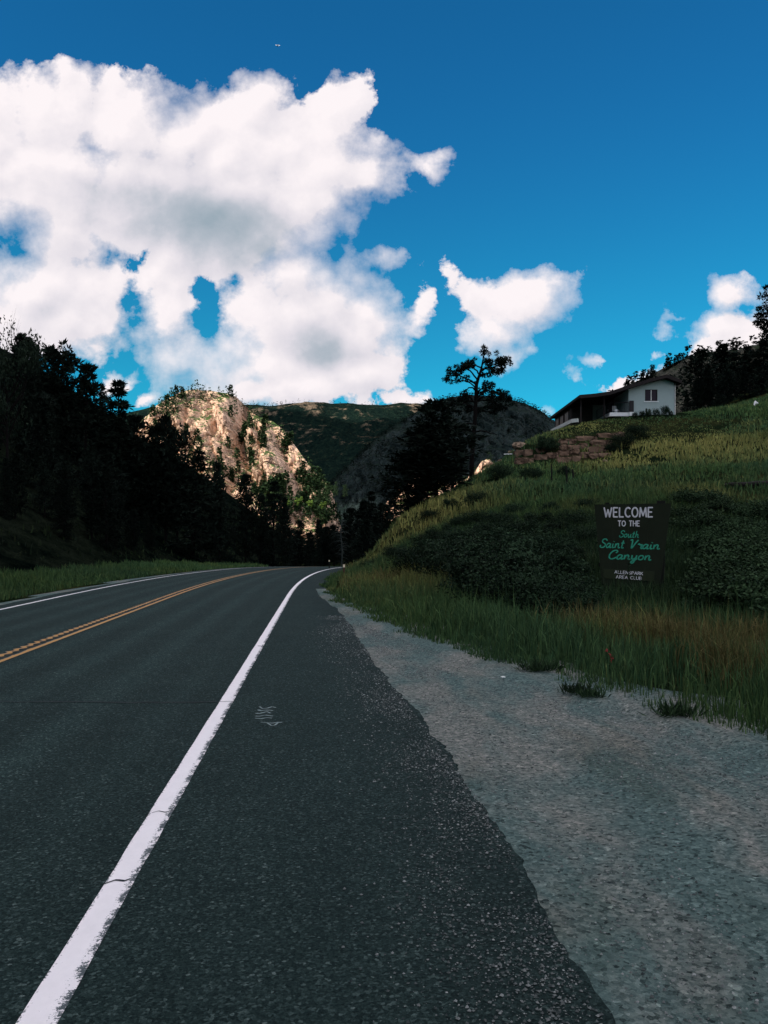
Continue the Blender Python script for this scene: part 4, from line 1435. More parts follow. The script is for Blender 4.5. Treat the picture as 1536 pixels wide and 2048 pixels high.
def lone_pine():
    """the tall bare-stemmed pine on the knoll, limb by limb"""
    b = hit(943, 948, 40)
    Yp = b[1]
    mpp = Yp / FPX
    T, C = Acc(), Acc()
    rng = np.random.default_rng(21)

    def L(u, v, dy=0.0):
        return np.array(((u - 943) * mpp, dy, (948 - v) * mpp))
    stem = [(943, 952), (944, 900), (948, 850), (951, 810), (952, 780), (953, 755), (958, 738), (963, 722), (966, 705), (968, 694)]
    T.tube([L(*p) for p in stem], np.array([5.6, 4.7, 4.3, 4.0, 3.7, 3.5, 2.8, 2.0, 1.3, .7]) * mpp, 9)
    limbs = [  # polyline, tufts along the outer part
        ([(953, 752), (940, 748), (925, 746), (908, 750)], 6), ([(953, 756), (935, 742), (915, 735), (902, 730), (894, 742)], 12), ([(955, 748), (940, 730), (925, 725), (912, 732)], 10),
        ([(960, 735), (948, 722), (938, 716), (930, 722)], 8), ([(963, 722), (952, 710), (946, 706)], 6), ([(965, 715), (972, 706), (978, 712)], 5), ([(967, 702), (969, 694), (967, 690)], 4),
        ([(962, 728), (975, 722), (988, 716), (998, 708)], 9), ([(963, 724), (985, 722), (1002, 716), (1015, 718)], 12), ([(960, 735), (978, 732), (995, 730), (1008, 722)], 9), ([(957, 740), (970, 736), (985, 735)], 6),
        ([(953, 772), (965, 762), (978, 758), (990, 762)], 6), ([(953, 775), (972, 766), (988, 764), (1003, 768), (1010, 778)], 11), ([(952, 788), (970, 778), (990, 780), (1010, 782), (1028, 792)], 14), ([(952, 790), (975, 782), (1000, 790), (1018, 796)], 9),
        ([(952, 785), (960, 776), (972, 772)], 4), ([(951, 792), (935, 775), (924, 782), (918, 792)], 4), ([(951, 790), (940, 786), (930, 788), (918, 782)], 5), ([(952, 768), (944, 760), (930, 765), (926, 772)], 0),
        ([(952, 765), (945, 757), (934, 752), (925, 752)], 0), ([(951, 800), (935, 795), (910, 792), (890, 796)], 9), ([(951, 803), (970, 798), (990, 800), (1005, 802)], 9), ([(950, 812), (965, 806), (985, 806)], 7),
        ([(951, 806), (940, 803), (920, 806)], 6), ([(949, 835), (930, 832), (915, 838)], 0), ([(948, 850), (962, 848), (980, 853), (990, 858)], 0), ([(947, 860), (935, 862), (925, 868)], 0)]
    for pl, nt in limbs:
        dy = rng.normal(0, .9)
        n = len(pl)
        P = np.array([L(u, v, dy * i / (n - 1)) for i, (u, v) in enumerate(pl)])
        s = np.linspace(0, n - 1, n * 3)
        pts = np.stack([np.interp(s, range(n), P[:, i]) for i in range(3)], 1)
        pts[1:-1] += rng.normal(0, .035, (len(pts) - 2, 3))
        T.tube(pts, np.linspace(1.9, .7, len(pts)) * mpp, 5)
        for i in range(int(nt * 1.25)):
            t = .38 + .62 * rng.random() ** .7
            c = np.array([np.interp(t * (n - 1), range(n), P[:, k]) for k in range(3)])
            e = c + rng.normal(0, 1, 3) * np.array((4.6, 9, 3.6)) * mpp + np.array((0, 0, 2.0)) * mpp
            T.tube(np.array((c, (c + e) / 2 + rng.normal(0, .03, 3), e)), np.array((.6, .5, .35)) * mpp, 3)
            clump_ball(C, e, (5.2 + 2.0 * rng.random()) * mpp, rng, 56)
    o = empty('lone_pine', b - (0, 0, .1))
    link('trunk', T.build('lone_pine_trunk', M['bark'], True), o)
    link('crown', C.build('lone_pine_crown', M['needle']), o)
    tag(o, 'tall lone pine with bare stem and flat spreading crown silhouetted on the knoll', 'pine')
    # foliage that hangs into the picture at its edge, above the hill
    T, C = Acc(), Acc()
    Yp = 62.0
    m = Yp / FPX
    base = np.array((W(1585, 800, Yp)[0], Yp, 0))
    base[2] = float(G(base[0], base[1]))
    H = CAMZ - (560 - VH) * m - base[2]
    T.tube([(0, 0, 0), (.1, 0, H * .35), (-.1, 0, H * .7), (0, 0, H)], [.22, .18, .12, .05], 7)
    for i in range(42):
        z = H * rng.uniform(.45, 1.0)
        a = rng.random() * 6.28
        l = rng.uniform(.8, 2.2)
        e = np.array((math.cos(a) * l, math.sin(a) * l, z + rng.uniform(-.1, .5)))
        T.tube(np.array(((0, 0, z - .3), e * (.5, .5, 1), e)), (.05, .03, .015), 4)
        for k in range(4):
            clump_ball(C, e + rng.normal(0, .28, 3), .34, rng, 40)
    uvs = [(1520, 618), (1530, 612), (1516, 632), (1526, 628), (1536, 625), (1512, 645), (1522, 645), (1532, 640), (1518, 655), (1530, 655), (1538, 650), (1526, 664), (1536, 662), (1540, 600), (1544, 635), (1548, 655), (1545, 615)]
    for (u, v) in uvs:
        e = W(u, v, Yp + rng.normal(0, .3)) - base
        T.tube(np.array(((0, 0, e[2] - .5), e * (.5, .5, 1) - (0, 0, .2), e)), (.05, .03, .015), 4)
        for k in range(3):
            clump_ball(C, e + rng.normal(0, .10, 3), .24, rng, 46)
    o = empty('overhanging_pine', base)
    link('trunk', T.build('overhanging_pine_trunk', M['bark'], True), o)
    link('crown', C.build('overhanging_pine_crown', M['needle']), o)
    tag(o, 'dark pine whose rounded foliage hangs into the picture against the pale cloud above the hill', 'pine')


def shrubs():
    thick = [(835, 1150, 62), (868, 1140, 75), (905, 1170, 92), (950, 1150, 90), (965, 1205, 112), (1015, 1175, 110), (1030, 1228, 122), (1085, 1200, 120), (1095, 1242, 110), (1135, 1215, 70), (1140, 1250, 84),
             (1195, 1246, 50), (930, 1105, 60), (990, 1110, 66), (1050, 1120, 70), (1110, 1120, 60), (1140, 1140, 60), (880, 1095, 46), (1000, 1060, 44), (1080, 1065, 50), (1150, 1060, 46), (850, 1105, 44), (915, 1065, 40), (955, 1055, 40), (1040, 1085, 56), (1120, 1085, 54), (1175, 1090, 44), (1175, 1020, 30), (1100, 1030, 34), (1030, 1035, 34), (890, 1130, 60), (820, 1128, 44),
             (790, 1120, 34), (975, 1085, 50)]
    for i, (u, v, h) in enumerate(thick):
        q = hit(u, v, 12)
        s = h / FPX * q[1] / 1.3
        plant(BUSH[i % 3], q - (0, 0, .12), (s * 1.15, s * 1.15, s * .95), rnd.random() * 6.28, 'dark leafy shrub in the dense thicket between the gravel pull-out and the welcome sign', 'shrub', 'shrubs of the dark thicket beside the welcome sign', ('stem', 'foliage'))
    brush = tree_proto('shrub', broadleaf(360, 1.2, 1.0, 3600, .042, trunk=False, base=.08, lumps=24, sprigs=40), 'brush_leaf')
    for i in range(34):
        v = rnd.uniform(1010, 1250)
        u = rnd.uniform(1345 if v < 1075 else 1442, 1600)
        q = hit(u, v, 12)
        s = rnd.uniform(.55, .85)
        plant(brush, q - (0, 0, .15), (s * 1.4, s * 1.4, s), rnd.random() * 6.28, 'low green brush covering the shaded slope beyond the welcome sign, toward the picture edge', 'shrub', 'brush on the slope beyond the welcome sign', ('stem', 'foliage'))
    one = [(1392, 1236, 46, 'dark shrub just beyond the welcome sign on the uphill side'), (1455, 1238, 74, 'broad dark shrub at the foot of the slope past the welcome sign'), (1510, 1240, 88, 'dark shrub at the picture edge at the foot of the slope'),
           (1290, 1246, 46, 'low dark shrub directly below the welcome sign'), (1093, 906, 36, 'round dark juniper bush in front of the red stone wall'), (1245, 898, 32, 'rounded dark bush at the upper end of the red stone wall'), (1275, 880, 34, 'dark bush on the slope below the white gable wall'),
           (1225, 908, 24, 'small dark bush hiding the end of the red stone wall'), (955, 1010, 30, 'low dark bush on the grassy bank below the lone pine'), (862, 1042, 26, 'small round bush alone on the pale grassy bank'), (900, 1015, 22, 'small dark bush on the bank under the broad dark pine'),
           (1000, 960, 34, 'dark bush on the slope beside the lone pine'), (1060, 965, 34, 'dark bush below the lower end of the red stone wall'), (1130, 955, 26, 'dark bush below the middle of the red stone wall'), 
           
           (740, 1140, 24, 'small grey-green bush behind the roadside marker post'), (800, 1120, 30, 'grey-green bush at the foot of the pale bank')]
    for i, (u, v, h, lab) in enumerate(one):
        q = hit(u, v, 12)
        s = h / FPX * q[1] / 1.3
        plant(BUSH[i % 3], q - (0, 0, .1), (s * 1.1, s * 1.1, s), rnd.random() * 6.28, lab, 'shrub', None, ('stem', 'foliage'))
    for i, (u, h) in enumerate([(1284, 16), (1296, 20), (1312, 18), (1330, 24), (1341, 14), (1270, 14)]):
        q = W(u, 836, 78.6)
        q[2] = float(G(q[0], q[1]))
        s = h / FPX * q[1] / 1.3
        plant(BUSH[i % 3], q - (0, 0, .1), (s * .55, s * .55, s * 1.0), rnd.random() * 6.28, 'leafy plant growing against the foot of the white gable wall', 'plant', 'plants along the foot of the white gable wall', ('stem', 'foliage'))


# ---------------------------------------------------------------- grass
DRY = [(860, 1185, 2.2), (760, 1170, 2.0), (800, 1160, 2.5), (680, 1145, 5), (1230, 1275, .9), (1290, 1285, .8), (1170, 1268, .6), (1440, 1310, .6), (1500, 1300, .5), (1490, 1370, .4), (1330, 1296, .5), (1440, 1340, .4),
       (880, 1020, 3.5), (900, 1000, 4), (850, 1050, 3), (1440, 905, 4), (1500, 890, 5), (1380, 880, 4), (1320, 890, 4), (1290, 910, 4), (1250, 915, 3), (1380, 990, 2), (1400, 995, 2), (1150, 1020, 2), (1130, 860, 3), (1180, 850, 2), (1240, 925, 2)]


def blades(name, x, y, h, w, col, lean=.35, seg=2, seed=0, zoff=0.0, upv=None):
    rng = np.random.default_rng(seed)
    n = len(x)
    z = G(x, y) + zoff
    a = rng.random(n) * 6.28
    ph = rng.random(n) * 6.28
    l = np.abs(rng.normal(0, lean, n))
    side = np.stack((np.cos(a), np.sin(a), 0 * a), 1) * (w / 2)[:, None]
    ld = np.stack((np.cos(ph), np.sin(ph), 0 * a), 1)
    b = np.stack((x, y, z - .02), 1)
    mid = b + np.stack((0 * a, 0 * a, h * .55), 1) + ld * (l * h * .28)[:, None]
    tip = b + np.stack((0 * a, 0 * a, h * (1 - .35 * np.minimum(l, 1))), 1) + ld * (l * h * .95)[:, None]
    V = np.stack((b - side, b + side, mid - side * .75, mid + side * .75, tip), 1).reshape(-1, 3)
    i = np.arange(n)[:, None] * 5
    Q = i + np.array([[0, 1, 3, 2]])
    T = i + np.array([[2, 3, 4]])
    c = np.repeat(col, 5, 0).reshape(n, 5, 3).copy()
    o = link(name, mesh(name, V, [T, Q], False, {'col': c.reshape(-1, 3)}, [M['grass']]))
    o['kind'] = 'stuff'
    return o


def grass_colour(x, y, rng, dry_bias=0.0):
    n = len(x)
    f = fbm(P3(x / 3.2, y / 3.2, 0), 4, seed=41) * .38 + dry_bias
    for (u, v, r) in DRY:
        q = _dry_at[(u, v)]
        f = f + np.exp(-((x - q[0]) ** 2 + ((y - q[1]) * .7) ** 2) / r ** 2) * .50
    f = np.clip(f + rng.normal(0, .16, n), 0, 1)[:, None]
    g1, g2 = np.array((.008, .022, .008)), np.array((.028, .050, .015))
    d1, d2 = np.array((.052, .060, .018)), np.array((.090, .083, .026))
    t = rng.random((n, 1))
    s = np.clip(fbm(P3(x / 6, y / 6, 3), 3, seed=43) + .5, 0, 1)[:, None]
    g = g1 + (g2 - g1) * t
    g = g * (1 - .35 * s) + np.array((.008, .026, .017)) * .35 * s
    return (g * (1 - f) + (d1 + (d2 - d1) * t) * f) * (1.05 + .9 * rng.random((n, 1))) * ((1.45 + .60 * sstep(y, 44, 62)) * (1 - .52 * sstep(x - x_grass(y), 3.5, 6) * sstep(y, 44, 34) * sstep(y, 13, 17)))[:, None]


def build_grass():
    global _dry_at
    _dry_at = {(u, v): hit(u, v, 6) for u, v, r in DRY}
    rng = np.random.default_rng(31)
    # verge beside the gravel
    n = 230000
    y = 5 + 41 * rng.random(n) ** 1.35
    off = rng.random(n) ** 1.15 * (8 + y * .24)
    edge = x_grass(y) + fbm(P3(y * 1.4, 0, 0), 3, seed=44) * .35 + fbm(P3(y * 5, 0, 0), 2, seed=45) * .12
    x = edge + off - .1
    keep = rng.random(n) < sstep(off, 0, .25) * .5 + .5
    keep &= ~((np.abs(x - y * (688 - U0) / FPX) < .30) & (y > 29) & (y < 37.2))
    keep &= rng.random(n) < .62 + fbm(P3(x * 1.1, y * 1.1, 0), 3, seed=46)
    x, y, off = x[keep], y[keep], off[keep]
    n = len(x)
    h = (.10 + .34 * sstep(off, 0, 1.3)) * (.55 + .8 * rng.random(n)) * (1 + .4 * fbm(P3(x / 1.7, y / 1.7, 0), 2, seed=47))
    tall = rng.random(n) < .04
    h = np.where(tall & (off > .6), h * 1.8, h)
    w = (.005 + .0009 * y) * (.6 + .8 * rng.random(n)) * np.where(tall, .6, 1)
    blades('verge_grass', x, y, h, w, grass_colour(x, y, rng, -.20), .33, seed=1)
    # dry tufts that stand out of the verge
    X, Y = [], []
    for (u, v, r) in DRY[:12]:
        q = _dry_at[(u, v)]
        m = 300
        X.append(q[0] + rng.normal(0, r * .55, m)), Y.append(q[1] + rng.normal(0, r * .6, m))
    x, y = np.concatenate(X), np.concatenate(Y)
    k = x > x_grass(y) + .4
    x, y = x[k], y[k]
    n = len(x)
    t = rng.random((n, 1))
    col = (np.array((.070, .062, .022)) * (1 - t) + np.array((.115, .102, .038)) * t) * (.6 + .7 * rng.random((n, 1)))
    blades('dry_grass', x, y, .35 + .35 * rng.random(n), (.004 + .0008 * y), col, .5, seed=2)
    # the slope up to the house
    n = 150000
    y = 26 + 66 * rng.random(n) ** .9
    x = x_grass(y) + .5 + rng.random(n) ** .9 * (8 + y * .62)
    clump = fbm(P3(x / 1.1, y / 1.1, 0), 3, seed=48)
    near_house = sstep(y, 68, 73) * sstep(x, 14, 16.5) * sstep(x, 31, 28)
    k = (rng.random(n) < .55 + clump) & (x < 46) & ~((y > 79.2) & (x > 17) & (x < 28.2))
    _g = G(x, y)
    k &= ~(inpoly(x / y * FPX + U0, VH - (_g - CAMZ) / y * FPX, [(1025, 897), (1100, 884), (1190, 864), (1250, 862), (1235, 902), (1165, 930), (1030, 934)]) & (y > 55) & (rng.random(n) < .88))
    x, y, near_house = x[k], y[k], near_house[k]
    n = len(x)
    h = (1 - .65 * near_house) * (.20 + .30 * rng.random(n)) * (1 + .7 * fbm(P3(x / 2.4, y / 2.4, 0), 2, seed=49))
    w = (.010 + .0011 * y) * (.6 + .8 * rng.random(n))
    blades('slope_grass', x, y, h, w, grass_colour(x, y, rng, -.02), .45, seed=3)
    # verge of the far lane
    n = 42000
    y = 10 + 70 * rng.random(n) ** 1.2
    lo = x_line(y) - 7.95 + fbm(P3(y * .7, 3, 0), 3, seed=57) * .3
    x = lo - rng.random(n) ** .9 * np.maximum(lo - x_foot(y) - 1.2, 1.5)
    n = len(x)
    h = (.18 + .30 * rng.random(n)) * (.6 + .5 * sstep(lo - x, 0, 1.5)) * (1 + .6 * fbm(P3(x / 2, y / 2, 0), 2, seed=56))
    c = grass_colour(x, y, rng, -.08) * .9
    blades('far_verge_grass', x, y, h, .010 + .0010 * y, c, .35, seed=4)
    # thin tufts on the shaded slope
    n = 42000
    y = 40 + 300 * rng.random(n) ** 1.3
    d = rng.random(n) * 90
    x = x_foot(y) - d
    k = rng.random(n) < .35 + fbm(P3(x / 9, y / 9, 0), 3, seed=58)
    x, y = x[k], y[k]
    n = len(x)
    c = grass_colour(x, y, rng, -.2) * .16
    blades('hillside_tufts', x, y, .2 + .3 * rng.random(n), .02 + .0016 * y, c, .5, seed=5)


plant_hillside()
plant_crag()
plant_ranges()
plant_right()
lone_pine()
shrubs()
build_grass()


# ---------------------------------------------------------------- lettering
GLYPH = {
    'S': (.62, [[(.64, .80), (.50, .98), (.26, .98), (.12, .80), (.22, .60), (.46, .46), (.56, .26), (.42, .04), (.18, .0), (.0, .14), (.06, .28)]]),
    'o': (.50, [[(.30, .50), (.10, .44), (.02, .22), (.12, .02), (.32, .04), (.42, .26), (.34, .46), (.24, .50)]]),
    'u': (.56, [[(.02, .50), (.04, .16), (.14, .0), (.30, .08), (.40, .48)], [(.40, .50), (.40, .10), (.50, .0), (.58, .08)]]),
    't': (.40, [[(.16, .88), (.12, .14), (.20, .0), (.36, .06)], [(-.02, .56), (.34, .58)]]),
    'h': (.54, [[(.06, 1.0), (.04, .0)], [(.04, .26), (.18, .48), (.34, .44), (.36, .14), (.42, .0), (.54, .06)]]),
    'a': (.56, [[(.38, .46), (.18, .50), (.02, .28), (.06, .04), (.22, .02), (.38, .24)], [(.42, .50), (.40, .12), (.46, .0), (.58, .08)]]),
    'i': (.26, [[(.06, .50), (.06, .10), (.14, .0), (.26, .08)], [(.08, .70), (.10, .76)]]),
    'n': (.56, [[(.02, .50), (.04, .0)], [(.04, .28), (.18, .48), (.34, .44), (.36, .14), (.44, .0), (.58, .08)]]),
    'V': (.62, [[(-.04, .90), (.08, 1.0), (.16, .80), (.24, .0), (.46, .60), (.64, 1.0)]]),
    'r': (.44, [[(.02, .46), (.14, .54), (.22, .42), (.40, .46), (.36, .16), (.42, .0), (.52, .06)]]),
    'C': (.66, [[(.52, .70), (.64, .84), (.50, 1.0), (.24, .90), (.04, .54), (.06, .16), (.26, .0), (.50, .06), (.66, .22)]]),
    'y': (.54, [[(.02, .50), (.04, .18), (.16, .04), (.34, .18)], [(.42, .50), (.38, .02), (.28, -.34), (.14, -.40), (.08, -.24), (.30, -.06), (.54, .12)]]),
    ' ': (.40, []),
}


def _arc(cx, cy, rx, ry, a0, a1, n=9):
    return [(cx + rx * math.cos(R(a0 + (a1 - a0) * i / n)), cy + ry * math.sin(R(a0 + (a1 - a0) * i / n))) for i in range(n + 1)]


CAPS = {
    'W': (.86, [[(0, 1), (.22, 0), (.43, .8), (.64, 0), (.86, 1)]]), 'E': (.46, [[(.46, 1), (0, 1), (0, 0), (.46, 0)], [(0, .52), (.38, .52)]]), 'L': (.44, [[(0, 1), (0, 0), (.44, 0)]]),
    'C': (.56, [_arc(.33, .5, .33, .5, 50, 310, 14)]), 'O': (.64, [_arc(.32, .5, .32, .5, 90, 450, 18)]), 'M': (.74, [[(0, 0), (.08, 1), (.37, .12), (.66, 1), (.74, 0)]]),
    'T': (.54, [[(0, 1), (.54, 1)], [(.27, 1), (.27, 0)]]), 'H': (.52, [[(0, 0), (0, 1)], [(.52, 0), (.52, 1)], [(0, .5), (.52, .5)]]), 'A': (.62, [[(0, 0), (.31, 1), (.62, 0)], [(.13, .36), (.49, .36)]]),
    'N': (.56, [[(0, 0), (0, 1), (.56, 0), (.56, 1)]]), 'S': (.50, [_arc(.25, .75, .25, .25, 30, 270, 8) + _arc(.25, .25, .25, .25, 90, -150, 8)[1:]]), 'P': (.48, [[(0, 0), (0, 1), (.24, 1)] + _arc(.24, .75, .24, .25, 90, -90, 6) + [(0, .5)]]),
    'R': (.50, [[(0, 0), (0, 1), (.24, 1)] + _arc(.24, .75, .24, .25, 90, -90, 6) + [(0, .5)], [(.22, .5), (.50, 0)]]), 'K': (.52, [[(0, 0), (0, 1)], [(.50, 1), (0, .42)], [(.16, .58), (.52, 0)]]),
    'U': (.54, [[(0, 1)] + _arc(.27, .27, .27, .27, 180, 360, 8) + [(.54, 1)]]), 'B': (.50, [[(0, 0), (0, 1), (.22, 1)] + _arc(.22, .76, .22, .24, 90, -90, 6) + [(0, .52)], [(.22, .52)] + _arc(.24, .26, .26, .26, 90, -90, 6) + [(0, 0)]]),
    ' ': (.30, []),
}


def caps_line(txt, width, cap, mat, stroke=.08):
    """sign-painter's capitals: even strokes with round ends, raised a little"""
    A = Acc()
    x = 0
    for ch in txt:
        adv, strokes = CAPS[ch]
        for st in strokes:
            for a, b_ in zip(st[:-1], st[1:]):
                a3, b3 = np.array((x + a[0], 0, a[1])), np.array((x + b_[0], 0, b_[1]))
                d = (b3 - a3) / (np.linalg.norm(b3 - a3) + 1e-9) * stroke * .55
                A.tube(np.array((a3 - d, a3 - d * .4, b3 + d * .4, b3 + d)), np.array((.45, 1, 1, .45)) * stroke, 8)
        x += adv + .22
    V = np.concatenate(A.V)
    lo, hi = V[:, 0].min(), V[:, 0].max()
    A.V = [np.stack(((v[:, 0] - lo) / (hi - lo) * width, v[:, 1] * cap * .35, v[:, 2] * cap), 1) for v in A.V]
    return A.build('caps', mat)


def script_line(txt, width, cap, mat, stroke=.078, slant=.22):
    A = Acc()
    x = 0
    for ch in txt:
        adv, strokes = GLYPH[ch]
        for st in strokes:
            p = np.array(st, float)
            n = len(p)
            t = np.linspace(0, n - 1, (n - 1) * 5 + 1)
            q = np.concatenate((2 * p[:1] - p[1:2], p, 2 * p[-1:] - p[-2:-1]))
            k = np.minimum(t.astype(int), n - 2)
            f = (t - k)[:, None]
            a, b, c, d = q[k], q[k + 1], q[k + 2], q[k + 3]
            s = .5 * (2 * b + (c - a) * f + (2 * a - 5 * b + 4 * c - d) * f ** 2 + (3 * b - a - 3 * c + d) * f ** 3)
            pts = np.stack((x + s[:, 0] + s[:, 1] * slant, np.zeros(len(s)), s[:, 1]), 1)
            A.tube(pts, stroke, 6)
        x += adv + .07
    V = np.concatenate(A.V)
    lo, hi = V[:, 0].min(), V[:, 0].max()
    A.V = [np.stack(((v[:, 0] - lo) / (hi - lo) * width, v[:, 1] * cap * .35, v[:, 2] * cap), 1) for v in A.V]
    return A.build('script', mat)


# ---------------------------------------------------------------- the welcome sign
def build_sign():
    YS = 20.0
    pl, pr = W(1187, 1090, YS + .30), W(1341, 1090, YS - .30)
    ex = (pr - pl) / 154.0
    px = float(np.linalg.norm(ex))
    rz = math.atan2(ex[1], ex[0])
    pz = YS / FPX
    g = float(G(pl[0] * .5 + pr[0] * .5, YS))
    org = pl.copy()
    org[2] = g
    root = empty('welcome_sign', org, rz)
    root.rotation_euler.y = R(.5)
    tag(root, 'tall dark wooden welcome sign with white and green lettering, standing in the thicket', 'sign')
    zof = lambda v: CAMZ - (v - VH) * pz - g
    L = lambda u, v: ((u - 1187) * px, zof(v))
    seam = 1256
    top = lambda u: 1008 - (u - 1187) / 154 * 1.5
    bot = lambda u: 1172 + (u - 1205) / 114 * 7
    for (ua, ub, uc, ud) in ((1187, 1220, 1229, 1205), (1220.3, seam, seam, 1229.3), (seam + .5, 1299, 1288, seam + .5), (1299.3, 1341, 1319, 1288.3)):
        A = Acc()
        A.prism([L(ud, bot(ud)), L(uc, bot(uc)), L(ub, top(ub)), L(ua, top(ua))], -.022, .022)
        link('board', A.build('board', M['sign_board']), root)
    A = Acc()
    A.prism([L(1209, 1157), L(1309, 1161), L(1309.5, 1141), L(1207, 1138)], -.042, -.024)
    link('plaque', A.build('plaque', M['sign_plaque']), root)
    for (ua, ub, v1) in ((1209, 1217, 1004), (1312, 1329, 1001)):
        A = Acc()
        A.box((ua - 1187) * px, (ub - 1187) * px, .024, .13, -.5, zof(v1))
        link('post', A.build('post', M['sign_post']), root)
    A = Acc()
    for v in (1040, 1130):
        A.box((1196 - 1187) * px, (1330 - 1187) * px, .1305, .17, zof(v + 4), zof(v - 4))
    link('cross_rail', A.build('cross_rail', M['sign_post']), root)
    for (txt, u0, u1, vb, cap, dv, bold, dep) in (('WELCOME', 1206, 1305, 1033.3, 18.4, 0, .085, .024), ('TO THE', 1235.5, 1279.5, 1051.6, 10.4, 0, .095, .024), ('ALLENSPARK', 1229.5, 1287, 1146.5, 5.8, 2.4, .085, .044), ('AREA CLUB', 1232.5, 1284.5, 1156.3, 5.8, 2.2, .085, .044)):
        o = link('lettering', caps_line(txt, (u1 - u0) * px, cap * pz, M['sign_white'], bold), root, loc=((u0 - 1187) * px, -dep, zof(vb)))
        o.rotation_euler.y = math.atan2(dv * pz, (u1 - u0) * px)
    for (txt, u0, u1, vb, cap, dv) in (('South', 1238, 1278, 1073.8, 13, 0.6), ('Saint', 1198.5, 1249.5, 1094.8, 17.2, .9), ('Vrain', 1260.5, 1320, 1096.0, 17.2, 1.1), ('Canyon', 1217, 1303.5, 1117.6, 17.6, 1.6)):
        o = link('lettering', script_line(txt, (u1 - u0) * px, cap * pz, M['sign_green']), root, loc=((u0 - 1187) * px, -.026, zof(vb)))
        o.rotation_euler.y = math.atan2(dv * pz, (u1 - u0) * px)
    # slender weed standing in front of the seam
    q = hit(1257, 1255, 8)
    q[1] = YS - .9
    q[0] = (1257 - U0) / FPX * q[1]
    q[2] = float(G(q[0], q[1]))
    T, C = Acc(), Acc()
    T.tube([(0, 0, 0), (-.01, 0, .4), (.0, 0, .7), (-.012, 0, 1.0)], [.010, .009, .008, .004], 4)
    rng = np.random.default_rng(3)
    z = rng.uniform(.3, 1.02, 26)
    clumps(C, np.stack((0 * z, 0 * z, z), 1), rng.normal(0, 1, (26, 3)) * (1, 1, .6) + (0, 0, .8), .07, 2, rng, w=.2)
    o = empty('tall_weed', q)
    link('stem', T.build('weed_stem', M['shrub_leaf']), o)
    link('foliage', C.build('weed_foliage', M['shrub_leaf']), o)
    tag(o, 'single slender weed stalk standing up in front of the seam of the welcome sign', 'plant')


